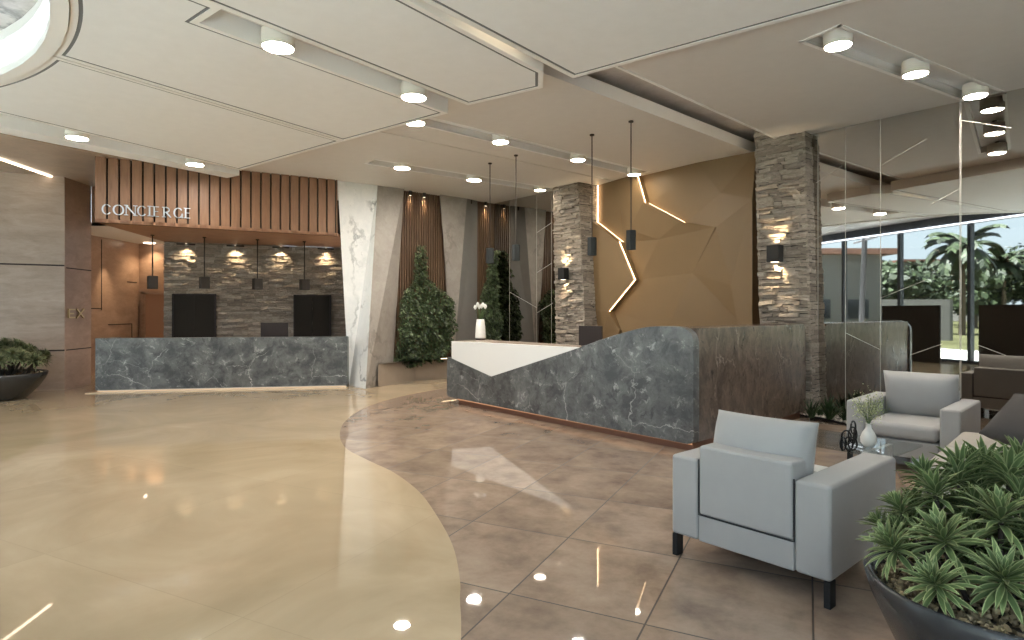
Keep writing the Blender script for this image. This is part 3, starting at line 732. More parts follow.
# ================================================================ LAMPS
def spot(name, loc, target, W, ang, blend=.6, col=(1,.78,.5), rad=.03, parent=None):
    l=bpy.data.lights.new(name,'SPOT'); l.energy=W; l.spot_size=math.radians(ang); l.spot_blend=blend; l.color=col; l.shadow_soft_size=rad
    o=bpy.data.objects.new(name,l); COL.objects.link(o); o.location=loc
    o.rotation_euler=(Vector(target)-Vector(loc)).to_track_quat('-Z','Y').to_euler(); return o
def downlight(px,py,zb,zt,label,r=.13,loc=None,W=0,mt='lens'):
    c=at_z(px,py,zb) if loc is None else Vector((loc[0],loc[1],zb))
    e=empty('downlight',c,0,label,'downlight','drum shaped ceiling downlights')
    MB().lathe([(r-.012,.006),(r-.012,0),(r,0),(r,.15),(r-.03,.155),(0,.155)],n=40).build('lamp_housing',M['housing'],parent=e,local=True,smooth=True).modifiers.new('e','EDGE_SPLIT')
    MB().lathe([(.03,.15),(.03,zt-zb)],n=12).build('mounting_stem',M['bronze'],parent=e,local=True)
    MB().lathe([(r-.012,.012),(r-.02,.004),(0,.004)],n=40).build('lens',M[mt],parent=e,local=True,smooth=True)
    if W: spot('lamp_beam',c+Vector((0,0,-.02)),c+Vector((0,0,-3)),W,125,.9,(1,.80,.56),.1)
    return e
downlight(278,48,3.94,ZC,'big drum ceiling lamp nearest the top left of the hall, in the long slot',.145)
downlight(413.5,98,3.94,ZC,'big drum ceiling lamp at the far end of the long slot in the hung panels',.145)
downlight(77,138.5,3.95,ZC,'ceiling lamp in the white slot above the far left wall',.14)
downlight(195,165,3.95,ZC,'ceiling lamp in the white slot above the concierge sign',.14)
downlight(415,123.5,4.12,ZM,'ceiling lamp half hidden behind the tip of the hung panel',.14)
downlight(500.5,142.5,4.12,ZM,'ceiling lamp in the middle slot above the four pendants, leftmost fully seen')
downlight(578,160.5,4.12,ZM,'ceiling lamp in the middle slot just right of the pendant cord')
downlight(634,175,4.12,ZM,'ceiling lamp in the middle slot against the ochre wall',mt='lensdim')
downlight(402,168.5,4.12,ZM,'ceiling lamp in the rear slot above the first green wall',.15)
downlight(474,180.5,4.12,ZM,'ceiling lamp in the rear slot above the beige marble pier',.15)
downlight(540,190.5,4.12,ZM,'ceiling lamp in the rear slot beside the left stone pillar',.13,mt='lensdim')
downlight(838,46.5,4.10,ZM,'ceiling lamp first of three in the slot over the armchairs, farthest from the mirror',.128)
downlight(915.4,75,4.10,ZM,'middle ceiling lamp of three in the slot over the armchairs',.128)
c3=at_z(975.6,96.5,4.10)
downlight(975.6,96.5,4.10,ZM,'ceiling lamp touching the mirror wall at the end of the slot over the armchairs',.128)
# slim pendants
def pendant(p, ztop, zb, h, r, label, group, square=False, matx=None):
    e=empty('pendant_lamp',(p[0],p[1],zb),math.atan2(U[1],U[0]),label,'pendant lamp',group)
    MB().tube([(0,0,h),(0,0,ztop-zb)],.008 if not square else .012).build('cord',M['bronze'],parent=e,local=True)
    MB().lathe([(0,ztop-zb-.02),(.035,ztop-zb-.018),(.035,ztop-zb)],n=20).build('ceiling_rose',M['bronze'],parent=e,local=True)
    if square: MB().box((0,0,h/2),(r*2,r*2,h)).build('lamp_shade',M['slate'] if not matx else matx,parent=e,local=True,bevel=.006)
    else: MB().lathe([(r-.01,.02),(r-.01,0),(r,0),(r,h),(0,h)],n=6).build('lamp_shade',M['slate'],parent=e,local=True,bevel=.004)
    return e
for px,py,zb,lab in ((631,121,2.40,'slim pendant rightmost of four over the reception desk, longest in view'),(592,134.5,2.38,'slim pendant second from the right over the reception desk, beside the stone pillar'),(516,155,2.40,'slim pendant second from the left over the reception desk'),(490,163,2.40,'slim pendant leftmost of four over the reception desk, above the vase')):
    p=at_z(px,py,ZC); pendant(p,ZC,zb,.27,.072,lab,'slim pendants over the reception desk')
ln=on(152.5,240,(fn.x,fn.y),fn.x*FL.x+fn.y*FL.y)
dA,dB=flo(95,393),flo(347.5,387.6)
for px,y0,y1,lab in ((152.5,276,289,'leftmost small box pendant over the concierge desk, beside the lit passage'),(204.5,277,288.5,'box pendant over the concierge desk above the first dark panel'),(257.5,278.5,289.5,'box pendant over the middle of the concierge desk'),(304.5,279.5,290,'rightmost box pendant over the concierge desk')):
    # hang midway between the fascia and the stone wall
    a=on(px,300,(fn.x,fn.y),fn.x*FL.x+fn.y*FL.y); b=on(px,300,(sn.x,sn.y),sn.x*sA.x+sn.y*sA.y)
    Y=a.y*.45+b.y*.55; p=Vector(((px-CX)/F*Y,Y,0)); zb=H+(CY-y1)/F*Y; h=(y1-y0)/F*Y
    pendant(p,ZF,zb,h,.085,lab,'box pendants over the concierge desk',True,M['bronze'])
# spots above concierge stone wall
for px,lab in ((187,'small wall spot glowing on the stone above the left dark panel'),(236,'small wall spot second from left above the concierge stone wall'),(281,'small wall spot third from left above the concierge stone wall'),(325.5,'small wall spot rightmost above the concierge stone wall')):
    b=on(px,245,(sn.x,sn.y),sn.x*sA.x+sn.y*sA.y); b.z=ZF-.02; c=b+sn*.13
    e=empty('wall_spot',(c.x,c.y,ZF-.085),math.atan2(sdir.y,sdir.x),lab,'wall spot','spots washing the concierge stone wall')
    MB().box((0,0,.03),(.36,.07,.03)).build('lamp_bar',M['bronze'],parent=e,local=True,bevel=.004)
    MB().box((0,.075,.03),(.05,.09,.03)).build('bracket',M['bronze'],parent=e,local=True)
    MB().box((0,0,.046),(.03,.04,.004)).build('lens',M['lednorm'],parent=e,local=True)
    spot('lamp_beam',c+Vector((0,0,-.085)),b+Vector((0,0,-.9))+sn*.05,20,120,1)
    spot('lamp_beam',c+Vector((0,0,-.05)),c+Vector((0,0,1))-sn*.1,3,120,.9)
# sconces
def sconce(px,py,label,h,w):
    s_,z_=sz(px,py,8.98); c=WL(s_,8.9,z_)
    e=empty('wall_sconce',(c.x,c.y,z_-h/2),math.atan2(U[1],U[0]),label,'wall sconce','square up and down sconces on the stone pillars')
    MB().box((0,0,h/2),(w,w*.8,h)).build('lamp_body',M['black'],parent=e,local=True,bevel=.004)
    MB().box((0,w*.45,h/2),(w*.5,.10,h*.5)).build('wall_plate',M['black'],parent=e,local=True)
    MB().box((0,0,h+.001),(w*.5,w*.4,.003)).build('lens',M['lednorm'],parent=e,local=True)
    MB().box((0,0,-.001),(w*.5,w*.4,.003)).build('lens',M['lednorm'],parent=e,local=True)
    k=Vector((N[0],N[1],0))
    for q in (1,-1): spot('lamp_beam',c+Vector((0,0,q*(h/2+.015))),c+Vector((0,0,q*1.0))+k*.4,17,90,.9,(1,.75,.45),.02)
sconce(777.5,254,'black box wall sconce on the right stone pillar',.25,.19)
sconce(566,274,'black box wall sconce on the left stone pillar',.24,.18)
# niche spots
for t,lab,g in ((tt(412,193),'left small spot above the first green wall',LC),(tt(426,195),'right small spot above the first green wall',LC),(8.5,'small spot above the second green wall next to the grey pier',LC),(8.95,'small spot above the second green wall next to the mirror',LC)):
    p=LW(t,LC-.07,ZC-.10)
    e=empty('niche_spot',p,0,lab,'spotlight','little spots above the green walls')
    MB().lathe([(.03,.0),(.035,0),(.035,.10),(0,.10)],n=16).build('lamp_body',M['bronze'],parent=e,local=True)
    MB().lathe([(.029,.004),(0,.004)],n=16).build('lens',M['lednorm'],parent=e,local=True)
    spot('lamp_beam',p+Vector((0,0,-.02)),p+Vector((-U[0]*.05,-U[1]*.05,-1)),16,70,.8)
# passage: recessed lamps
c=at_z(149.5,243.5,3.34); 
tag(MB().lathe([(0,.0),(.13,.0),(.14,.015),(.14,.018)],c=c,n=28).build('passage_lamp',[M['lednorm']]),'round lamp in the low ceiling of the passage on the left','downlight')
spot('lamp_beam',c+Vector((0,0,-.03)),c+Vector((0,0,-2)),36,120,.9)
spot('lamp_beam',(-9.75,14.9,3.2),(-9.98,14.9,0),75,50,.9)
# ================================================================ CONCIERGE DESK
dd=(dB-dA); dd.z=0; dwid=dd.length; dd.normalize(); dn=Vector((dd.y,-dd.x,0))
ce=empty('concierge_desk',(dA+dd*dwid/2-dn*.4),math.atan2(dd.y,dd.x),'long grey marble concierge desk under the slatted wooden bulkhead','desk')
MB().bx(dA+Vector((0,0,.05)),dd*dwid,-dn*.12,(0,0,.985)).build('front_slab',M['greymarble'],parent=ce,bevel=.006)
MB().bx(dA+Vector((0,0,.05))-dn*.121,dd*.1,-dn*.7,(0,0,.97)).build('side_panel',M['greymarble'],parent=ce)
MB().bx(dA+Vector((0,0,.05))+dd*(dwid-.1)-dn*.121,dd*.1,-dn*.7,(0,0,.97)).build('side_panel',M['greymarble'],parent=ce)
MB().bx(dA+Vector((0,0,.72))-dn*.121+dd*.1,dd*(dwid-.2),-dn*.68,(0,0,.04)).build('worktop',M['counter'],parent=ce)
MB().bx(dA+dd*.03-dn*.03,dd*(dwid-.06),-dn*.7,(0,0,.05)).build('plinth',M['whitesolid'],parent=ce)
MB().bx(dA+dd*.03-dn*.022,dd*(dwid-.06),-dn*.008,(0,0,.035)).build('base_light',emit('soft plinth light',(1,.72,.45,1),.4),parent=ce)
# pale step under the desk
tag(MB().prism([xy(dA+dn*.16-dd*.1),xy(dB+dn*.16),xy(dB-dn*.02),xy(dA-dn*.02-dd*.1)],.004,.018).build('floor_strip',plain('pale threshold',(.62,.5,.36,1),.2)),None,None,None,'structure')
# sign
LET={'C':[('arc',40,320)],'O':[('arc',0,360)],'N':[('l',0,0,0,1),('l',0,1,1,0),('l',1,0,1,1)],'I':[('l',0,0,0,1)],
'E':[('l',0,0,0,1),('l',0,0,.8,0),('l',0,.52,.65,.52),('l',0,1,.8,1)],'R':[('l',0,0,0,1),('bowl',),('l',.3,.5,.95,0)],'G':[('arc',40,340),('l',.97,.0,.97,.42)]}
sg=empty('concierge_sign',FL+fd*.1+Vector((0,0,.2)),math.atan2(fd.y,fd.x),'silver serif lettering on the slatted wooden bulkhead','sign')
spec=[('C',102.6,111,204.4),('O',113.6,123.4,204.9),('N',126.2,135.4,205.4),('C',138,146,206),('I',149.6,150.4,206.4),('E',154.3,160,206.8),('R',164,171,207.4),('G',174.2,182.4,208),('E',185.6,191.2,208.4)]
def stroke(mb,pts,wd):
    for i in range(len(pts)-1):
        a=Vector(pts[i]);b=Vector(pts[i+1]); d=(b-a)
        if d.length<1e-6: continue
        d.normalize(); n=Vector((-d.y,d.x))*wd[i]/2
        q=[a-n-d*.004,b-n+d*.004,b+n+d*.004,a+n-d*.004]
        P3=lambda p,k: FL+fd*p.x+Vector((0,0,p.y-FL.z))+fn*k
        mb.hexa([P3(p,.004) for p in q]+[P3(p,.03) for p in q])
for ch,x0,x1,yt in spec:
    a0,zt_=fpos(x0,yt); a1,_=fpos(x1,yt); _,zb_=fpos(x0,yt+9.6); w_=a1-a0; h_=zt_-zb_
    mb=MB(); pt=lambda x,y:(a0+x*w_,zb_+y*h_)
    for st_ in LET[ch]:
        if st_[0]=='l': 
            thin = st_[2]==st_[4] or (ch=='N' and st_[1]==st_[3])
            stroke(mb,[pt(st_[1],st_[2]),pt(st_[3],st_[4])],[.010 if thin else .022])
            if st_[1]==st_[3] and ch!='G':
                for yy in (st_[2],st_[4]): c_=pt(st_[1],yy); stroke(mb,[(c_[0]-.028,c_[1]),(c_[0]+.028,c_[1])],[.01])
        elif st_[0]=='arc':
            m_=22; an=[math.radians(st_[1]+(st_[2]-st_[1])*i/m_) for i in range(m_+1)]
            stroke(mb,[pt(.5+.5*math.cos(t),.5+.5*math.sin(t)) for t in an],[.008+.016*abs(math.cos((an[i]+an[i+1])/2)) for i in range(m_)])
        else:
            an=[math.radians(-90+180*i/12) for i in range(13)]
            stroke(mb,[pt(0,1)]+[pt(.3+.45*math.cos(t),.75+.25*math.sin(t)) for t in an[::-1]]+[pt(0,.5)],[.010]+[.017]*12+[.010])
    mb.build('letter',M['steel'],parent=sg)
# dark panels on stone wall
for x0,x1,y0,lab in ((173,216.5,294,'dark recessed panel on the stone wall behind the concierge desk, left one'),(293.5,331,295,'dark recessed panel on the stone wall behind the concierge desk, right one')):
    a=on(x0,y0,(sn.x,sn.y),sn.x*sA.x+sn.y*sA.y); b=on(x1,y0,(sn.x,sn.y),sn.x*sA.x+sn.y*sA.y); w_=(Vector((b.x-a.x,b.y-a.y,0))).length; z_=(a.z+b.z)/2
    o0=Vector((a.x,a.y,.4))
    r_=empty('wall_cabinet',o0+sdir*w_/2,math.atan2(sdir.y,sdir.x),lab,'cabinet','dark panels on the concierge stone wall')
    fm2=MB()
    for q in (0,w_-.03): fm2.bx(o0+sdir*q,sdir*.03,sn*.13,(0,0,z_-.4))
    for zz in (0,z_-.43): fm2.bx(o0+sdir*.03+Vector((0,0,zz)),sdir*(w_-.06),sn*.13,(0,0,.03))
    fm2.build('frame',M['darkbrown'],parent=r_)
    for i in (0,1): MB().bx(o0+sdir*(.03+i*(w_-.06)/2)+Vector((0,0,.03)),sdir*((w_-.06)/2-.003),sn*.115,(0,0,z_-.46)).build('door',M['darkglass'],parent=r_)
# monitor on the concierge desk
def monitor(c,rz,w,h,label,foot_z):
    e=empty('computer_monitor',(c[0],c[1],foot_z),rz,label,'monitor')
    MB().box((0,0,c[2]-foot_z),(w,.03,h)).build('screen_back',M['darkbrown'],parent=e,local=True,bevel=.005)
    MB().box((0,.02,c[2]-foot_z),(w-.03,.006,h-.03)).build('screen',M['darkglass'],parent=e,local=True)
    MB().box((0,.0,(c[2]-foot_z)/2),(.05,.025,c[2]-foot_z-.02)).build('neck',M['darkbrown'],parent=e,local=True)
    MB().box((0,.02,.006),(.24,.18,.012)).build('foot',M['darkbrown'],parent=e,local=True,bevel=.003)
Y=12.55; mc=Vector(((274.5-CX)/F*Y,Y,H-20*Y/F))
monitor((mc.x,mc.y,1.13),math.atan2(dd.y,dd.x),.54,.36,'black computer monitor seen from behind on the concierge desk',.762)
# ================================================================ RECEPTION DESK
DF=5.74
D_=lambda x,y: sz(x,y,DF)
re=empty('reception_desk',WL(-6.2,6.2,0),math.atan2(U[1],U[0]),'large grey marble reception desk with a wavy top edge and white wedge','desk')
top=[(447,357),(451.5,358.5),(491,376.5),(570.6,350.5),(582,346.5),(599,340.3),(613,335.6),(627,331.6),(636,329),(646,327),(656,326.2),(670,326.2),(680,327),(686,329),(690,332.5),(692.5,337),(693.5,343),(693.5,440),(691,443.5),(687,444.8)]
lp=[D_(*p) for p in top]+[D_(452,397.6),D_(448,396.5),D_(446.5,394)]
lp=[(s_,max(z_,.09)) for s_,z_ in lp]
MB().ext([WL(s_,DF,z_) for s_,z_ in lp],Vector((N[0],N[1],0))*.11).build('front_slab',M['greymarble'],parent=re,bevel=.012,seg=2,angle=50)
wp=[D_(451,341.2),D_(584,348),D_(586,350),D_(491,380),D_(451,362)]
MB().ext([WL(s_,DF+.012,z_) for s_,z_ in wp],Vector((N[0],N[1],0))*.07).build('white_wedge',M['whitesolid'],parent=re)
sL=D_(451,341)[0]; sR=D_(693,400)[0]; zc_=D_(451,341)[1]
MB().hexa([WL(sL,DF+.02,zc_-.04),WL(sL+3.3,DF+.02,zc_-.04),WL(sL+3.3,DF+.75,zc_-.04),WL(sL,DF+.75,zc_-.04),WL(sL,DF+.02,zc_),WL(sL+3.3,DF+.02,zc_),WL(sL+3.3,DF+.75,zc_),WL(sL,DF+.75,zc_)]).build('countertop',M['counter'],parent=re,bevel=.004)
MB().hexa([WL(sL+.05,DF+.12,.1),WL(sR-.1,DF+.12,.1),WL(sR-.1,DF+.55,.1),WL(sL+.05,DF+.55,.1),WL(sL+.05,DF+.12,zc_-.05),WL(sR-.1,DF+.12,zc_-.05),WL(sR-.1,DF+.55,zc_-.05),WL(sL+.05,DF+.55,zc_-.05)]).build('carcass',M['darkbrown'],parent=re)
MB().hexa([WL(sL+.1,DF+.09,0),WL(sR-.06,DF+.09,0),WL(sR-.06,DF+.5,0),WL(sL+.1,DF+.5,0),WL(sL+.1,DF+.09,.1),WL(sR-.06,DF+.09,.1),WL(sR-.06,DF+.5,.1),WL(sL+.1,DF+.5,.1)]).build('plinth',M['basewood'],parent=re)
MB().hexa([WL(sL+.1,DF+.06,.075),WL(sR-.06,DF+.06,.075),WL(sR-.06,DF+.08,.075),WL(sL+.1,DF+.08,.075),WL(sL+.1,DF+.06,.088),WL(sR-.06,DF+.06,.088),WL(sR-.06,DF+.08,.088),WL(sL+.1,DF+.08,.088)]).build('base_light',M['ledbase'],parent=re)
# side wing
wa=WL(sR-.02,DF+.112,0); wb_=on(806,400,N,8.93); wb_.z=0; wd=(wb_-wa); wlen=wd.length; wd.normalize(); wn_=Vector((-wd.y,wd.x,0))
ztp=1.36
prof=[(0,.1),(wlen-.02,.1),(wlen,.13),(wlen,ztp-.12),(wlen-.02,ztp-.05),(wlen-.07,ztp-.01),(wlen-.14,ztp),(0,ztp)]
MB().ext([wa+wd*x+Vector((0,0,z)) for x,z in prof],wn_*.5).build('side_wing',M['brownmarble'],parent=re,bevel=.02,seg=3,angle=50)
MB().bx(wa+wn_*.05+wd*.1,wd*(wlen-.2),wn_*.4,(0,0,.1)).build('plinth',M['basewood'],parent=re)
# monitor on reception desk
mp=on(590.5,335,N,DF+.62)
monitor((mp.x,mp.y,1.20),math.atan2(U[1],U[0])+.1,.40,.28,'brown backed computer monitor on the reception desk below the ochre wall',zc_)
# vase with tulips
vp=at_z(480.5,339.8,zc_)
ve=empty('flower_vase',vp,0,'white tapered vase of white tulips at the left end of the reception counter','vase')
MB().lathe([(0,.03),(.092,.03),(.092,.05),(.085,.2),(.066,.36),(.058,.36),(.075,.2),(.08,.06),(0,.06)],n=32).build('vase_body',M['porcelain'],parent=ve,local=True,smooth=True)
MB().lathe([(0,0),(.085,0),(.085,.03),(0,.03)],n=32).build('vase_base',M['darkbrown'],parent=ve,local=True)
rt=random.Random(4)
for i,(dx,dz) in enumerate(((-.09,.53),(-.045,.575),(-.02,.54),(.045,.57),(.085,.545),(.02,.55))):
    dy=rt.uniform(-.05,.05)
    fl_=MB().tube([(0,0,.30),(dx*.4,dy*.4,.40),(dx,dy,dz)],.005,6).build('flower_stem',M['stem'],parent=ve,local=True)
    mb=MB()
    for k in range(5):
        a=k*2*PI/5
        mb.add([(dx+.008*math.cos(a),dy+.008*math.sin(a),dz-.01)]+[(dx+.032*math.cos(a+b),dy+.032*math.sin(a+b),dz+.035) for b in (-.6,0,.6)]+[(dx+.014*math.cos(a),dy+.014*math.sin(a),dz+.085)],[(0,1,2),(0,2,3),(1,4,2),(2,4,3)])
    mb.lathe([(0,-.005),(.024,.02),(.022,.06),(0,.08)],c=(dx,dy,dz),n=8)
    mb.build('flower',M['petal'],parent=fl_,local=True,smooth=True)
mb=MB()
for k in range(7):
    a=rt.uniform(0,6.28); x,y=math.cos(a),math.sin(a); L=rt.uniform(.12,.2)
    mb.add([(.02*x-.012*y,.02*y+.012*x,.34),(.02*x+.012*y,.02*y-.012*x,.34),(.09*x+.012*y,.09*y-.012*x,.34+L*.7),(.09*x-.012*y,.09*y+.012*x,.34+L*.7),(.14*x,.14*y,.34+L)],[(0,1,2,3),(3,2,4)])
mb.build('leaves',M['stem'],parent=ve,local=True)
# ================================================================ SEATING
def rb(mb_args,name,mat,par,bev=.03,seg=4):
    m_=MB(); 
    for c,d in mb_args: m_.box(c,d)
    return m_.build(name,mat,parent=par,local=True,bevel=bev,seg=seg)
def chair(o,rz,label,W=.99,D=.98,aw=.19,cush=True,lean=.12,sofa=False,noleft=False,grp=None,noright=False):
    e=empty('armchair' if not sofa else 'sofa',o,rz,label,'armchair' if not sofa else 'sofa',grp)
    fb=M['fabric'] if not sofa else M['fabricbeige']
    x0=0 if noleft else aw
    if not noleft: rb([((aw/2,D/2,.39),(aw,D,.50))],'armrest',fb,e,.022)
    if not noright: rb([((W-aw/2,D/2,.39),(aw,D,.50))],'armrest',fb,e,.022)
    rb([(((x0+W-aw)/2,D/2,.22),(W-aw-x0-.004,D-.006,.16))],'seat_frame',fb,e,.01)
    bw=W-aw-x0-.012; cx=(x0+W-aw)/2
    rb([((cx,.085,.515),(bw,.17,.42))],'backrest',fb,e,.018)
    s_=MB(); 
    s_.box((cx,.006,.302),(bw,.008,.008)); s_.box((cx-bw/2-.003,.006,.47),(.006,.008,.34)); s_.box((cx+bw/2+.003,.006,.47),(.006,.008,.34))
    s_.build('seam',M['seam'],parent=e,local=True)
    nseat=2 if sofa else 1
    for i in range(nseat):
        w=bw/nseat
        m_=MB().box((cx-bw/2+w*(i+.5),.17+(D-.16)/2,.385),(w-.008,D-.17,.15)).build('seat_cushion',fb,parent=e,local=True,bevel=.05,seg=5)
        if cush:
            Rm=Matrix.Rotation(math.radians(90)-lean*2,4,'X')
            MB().cushion((cx-bw/2+w*(i+.5)-.015,.25,.675),(w+.05,.48,.26),Rm.to_3x3(),k=12,pw=.42,sq=.03).build('back_cushion',fb,parent=e,local=True,smooth=True)
    for x,y in ((.022,.04),(W-.022,.04),(.022,D-.05),(W-.022,D-.05)):
        MB().box((x,y,.07),(.035,.07,.14)).build('leg',M['black'],parent=e,local=True,bevel=.003)
    return e
A0=at_z(672.5,529.5,.14); A1=at_z(831,584,.14); av=A1-A0
_x=Vector((.655,-.755,0)).normalized()*(av.length*.975); A0=A1-_x; av=_x
chair((A0.x,A0.y,0),math.atan2(av.y,av.x),'light grey armchair in the foreground seen from behind',W=av.length,D=1.0,grp=None)
Bf=at_z(961,411,.64); 
by=Vector((-.72,-.69,0)).normalized(); bxv=Vector((by.y,-by.x,0))
o_=Bf-by*.98
chair((o_.x,o_.y,0),math.atan2(bxv.y,bxv.x),'light grey armchair facing the camera with its back to the mirror wall',W=.96,aw=.165)
cx_=Vector((.70,.714,0)).normalized(); cy_=Vector((-cx_.y,cx_.x,0)); Wc=1.75
fr_=at_z(998,414,.64); fr_=Vector((fr_.x,fr_.y,0))-cx_*0
o_=fr_-cx_*(Wc-.02)-cy_*.72
sofa=chair((o_.x,o_.y,0),math.atan2(cx_.y,cx_.x),'beige sofa behind the potted plant at the right edge of the photo',W=Wc,D=.98,sofa=True,noleft=True,noright=True,aw=.01,cush=False)
e1_=Vector((.44,.2,.275)).normalized(); e2_=Vector((.5,-.55,-.06)); e2_=(e2_-e1_*e2_.dot(e1_)).normalized(); e3_=e1_.cross(e2_)
Mc=Matrix((e1_,e2_,e3_)).transposed(); pc=Vector((3.65,4.75,.56))+e1_*.29+e2_*.27+Vector((0,0,.03))
tag(MB().cushion(pc,(.56,.52,.2),Mc,k=12,pw=.45,sq=.05).build('throw_cushion',M['fabricdark'],smooth=True),'dark charcoal throw cushion leaning on the beige sofa','cushion')
# coffee table
t1=at_z(923,444.5,.42); tx=Vector((.62,-.785,0)).normalized(); ty=Vector((-.785,-.62,0)).normalized()
to=Vector((t1.x,t1.y,0))
tw,td=1.25,.72
ctr=to-tx*tw/2+ty*td/2
te=empty('coffee_table',ctr,math.atan2(tx.y,tx.x),'low glass coffee table between the two grey armchairs','table')
rb([((0,0,.41),(tw,td,.02))],'tabletop',M['tableglass'],te,.004,2)
for sx in (-1,1): rb([((sx*(tw/2-.22),0,.2),(.04,td-.16,.4))],'leg',M['whitesolid'],te,.006,2)
rb([((0,0,.10),(tw-.48,td-.3,.02))],'lower_shelf',M['whitesolid'],te,.004,2)
# vase of gypsophila
vp=at_z(868.5,446,.425)
ve=empty('flower_vase',vp,0,'round white vase with pale green sprigs on the glass coffee table','vase')
MB().lathe([(0,0),(.035,0),(.058,.03),(.062,.07),(.045,.115),(.022,.15),(.02,.185),(.026,.19),(.014,.185),(.016,.15),(0,.1)],n=28).build('vase_body',M['porcelain'],parent=ve,local=True,smooth=True)
rt=random.Random(9); st_=MB(); lf_=MB()
for k in range(26):
    a=rt.uniform(0,6.28); r_=rt.uniform(.04,.13); zt_=rt.uniform(.28,.42)
    tip=Vector((r_*math.cos(a),r_*math.sin(a),zt_)); st_.tube([(0,0,.17),(tip.x*.35,tip.y*.35,.17+(zt_-.17)*.5),tip],.0016,4)
    for q in range(34):
        c=tip*rt.uniform(.72,1.05)+Vector((rt.gauss(0,.022),rt.gauss(0,.022),rt.gauss(0,.03))); s_=rt.uniform(.005,.01)
        u_=Vector((rt.gauss(0,1),rt.gauss(0,1),rt.gauss(0,1))).normalized()*s_; w_=u_.cross(Vector((.3,.5,.8))).normalized()*s_*.6
        lf_.add([c-u_,c+w_,c+u_,c-w_],[(0,1,2,3)])
st_.build('stems',M['stem'],parent=ve,local=True)
lf_.att=None; lf_.build('sprigs',isl_mat('pale green sprigs',(.22,.27,.12,1),(.42,.45,.25,1)),parent=ve,local=True)
# wire ring sculpture
sp_=at_z(849,452,.425)
se=MB(); rt=random.Random(5)
for k,(dx,dz,r_,tl) in enumerate(((-.045,.06,.05,.3),(-.02,.11,.055,-.4),(.03,.13,.062,.2),(.045,.12,.055,.9),(.0,.06,.055,.1),(.03,.06,.05,-.7),(-.055,.04,.035,1.1),(.035,.19,.05,.5))):
    for j in (0,1):
        pts=[]
        for i in range(21):
            a=2*PI*i/20; x=r_*.62*math.cos(a); z=r_*math.sin(a)
            pts.append(sp_+Vector((dx+x*math.cos(tl)*1+.004*j,x*math.sin(tl)+.012*j,max(dz,r_)+z+.006)))
        se.tube(pts,.0055,6)
tag(se.build('ring_sculpture',M['black'],smooth=True),'small black sculpture of looped rings on the glass coffee table','sculpture')
# ================================================================ PLANTS
def leaf(mb,base,az,el,L,w,droop,seg=6,tw=0):
    d=Vector((math.cos(az),math.sin(az),0)); sdv=Vector((-math.sin(az),math.cos(az),0)); up=Vector((0,0,1))
    p=Vector(base); vs=[]; at=[]
    for i in range(seg+1):
        t=i/seg; e=el-droop*t*t
        f=d*math.cos(e)+up*math.sin(e); nr=up*math.cos(e)-d*math.sin(e)
        ww=w*(.45+.55*math.sin(min(t*1.9,1.0)*PI/2))*(1-t**3.2)**.9 if t<1 else .0005
        for k,q in enumerate((-1,-.5,0,.5,1)):
            vs.append(p+sdv*(q*ww/2)+nr*(abs(q)*ww*.16)); at.append(1.0 if abs(q)==1 else (.55 if abs(q)==.5 and t>.8 else 0.0))
        p=p+f*(L/seg)
    fs=[]
    for i in range(seg):
        for k in range(4): a=i*5+k; fs.append((a,a+1,a+6,a+5))
    b=len(mb.v); mb.v+=vs; mb.f+=[[b+i for i in f] for f in fs]; mb.m+=[0]*len(fs)
    mb.att=(mb.att or [])+at
def rosette(seed,n=52,L=.145,w=.028,seg=6):
    mb=MB(); rr=random.Random(seed)
    for i in range(n):
        t=i/n; az=i*2.39996+rr.uniform(-.15,.15); el=math.radians(82-95*t**.85+rr.uniform(-7,7))
        leaf(mb,(.006*math.cos(az),.006*math.sin(az),.02-.07*t),az,el,L*(.45+.6*min(1,t*2.2))*rr.uniform(.85,1.1),w*rr.uniform(.85,1.1)*(.6+.4*min(1,t*3)),rr.uniform(.35,.95)*(.4+t),seg)
    return mb
protos=[]
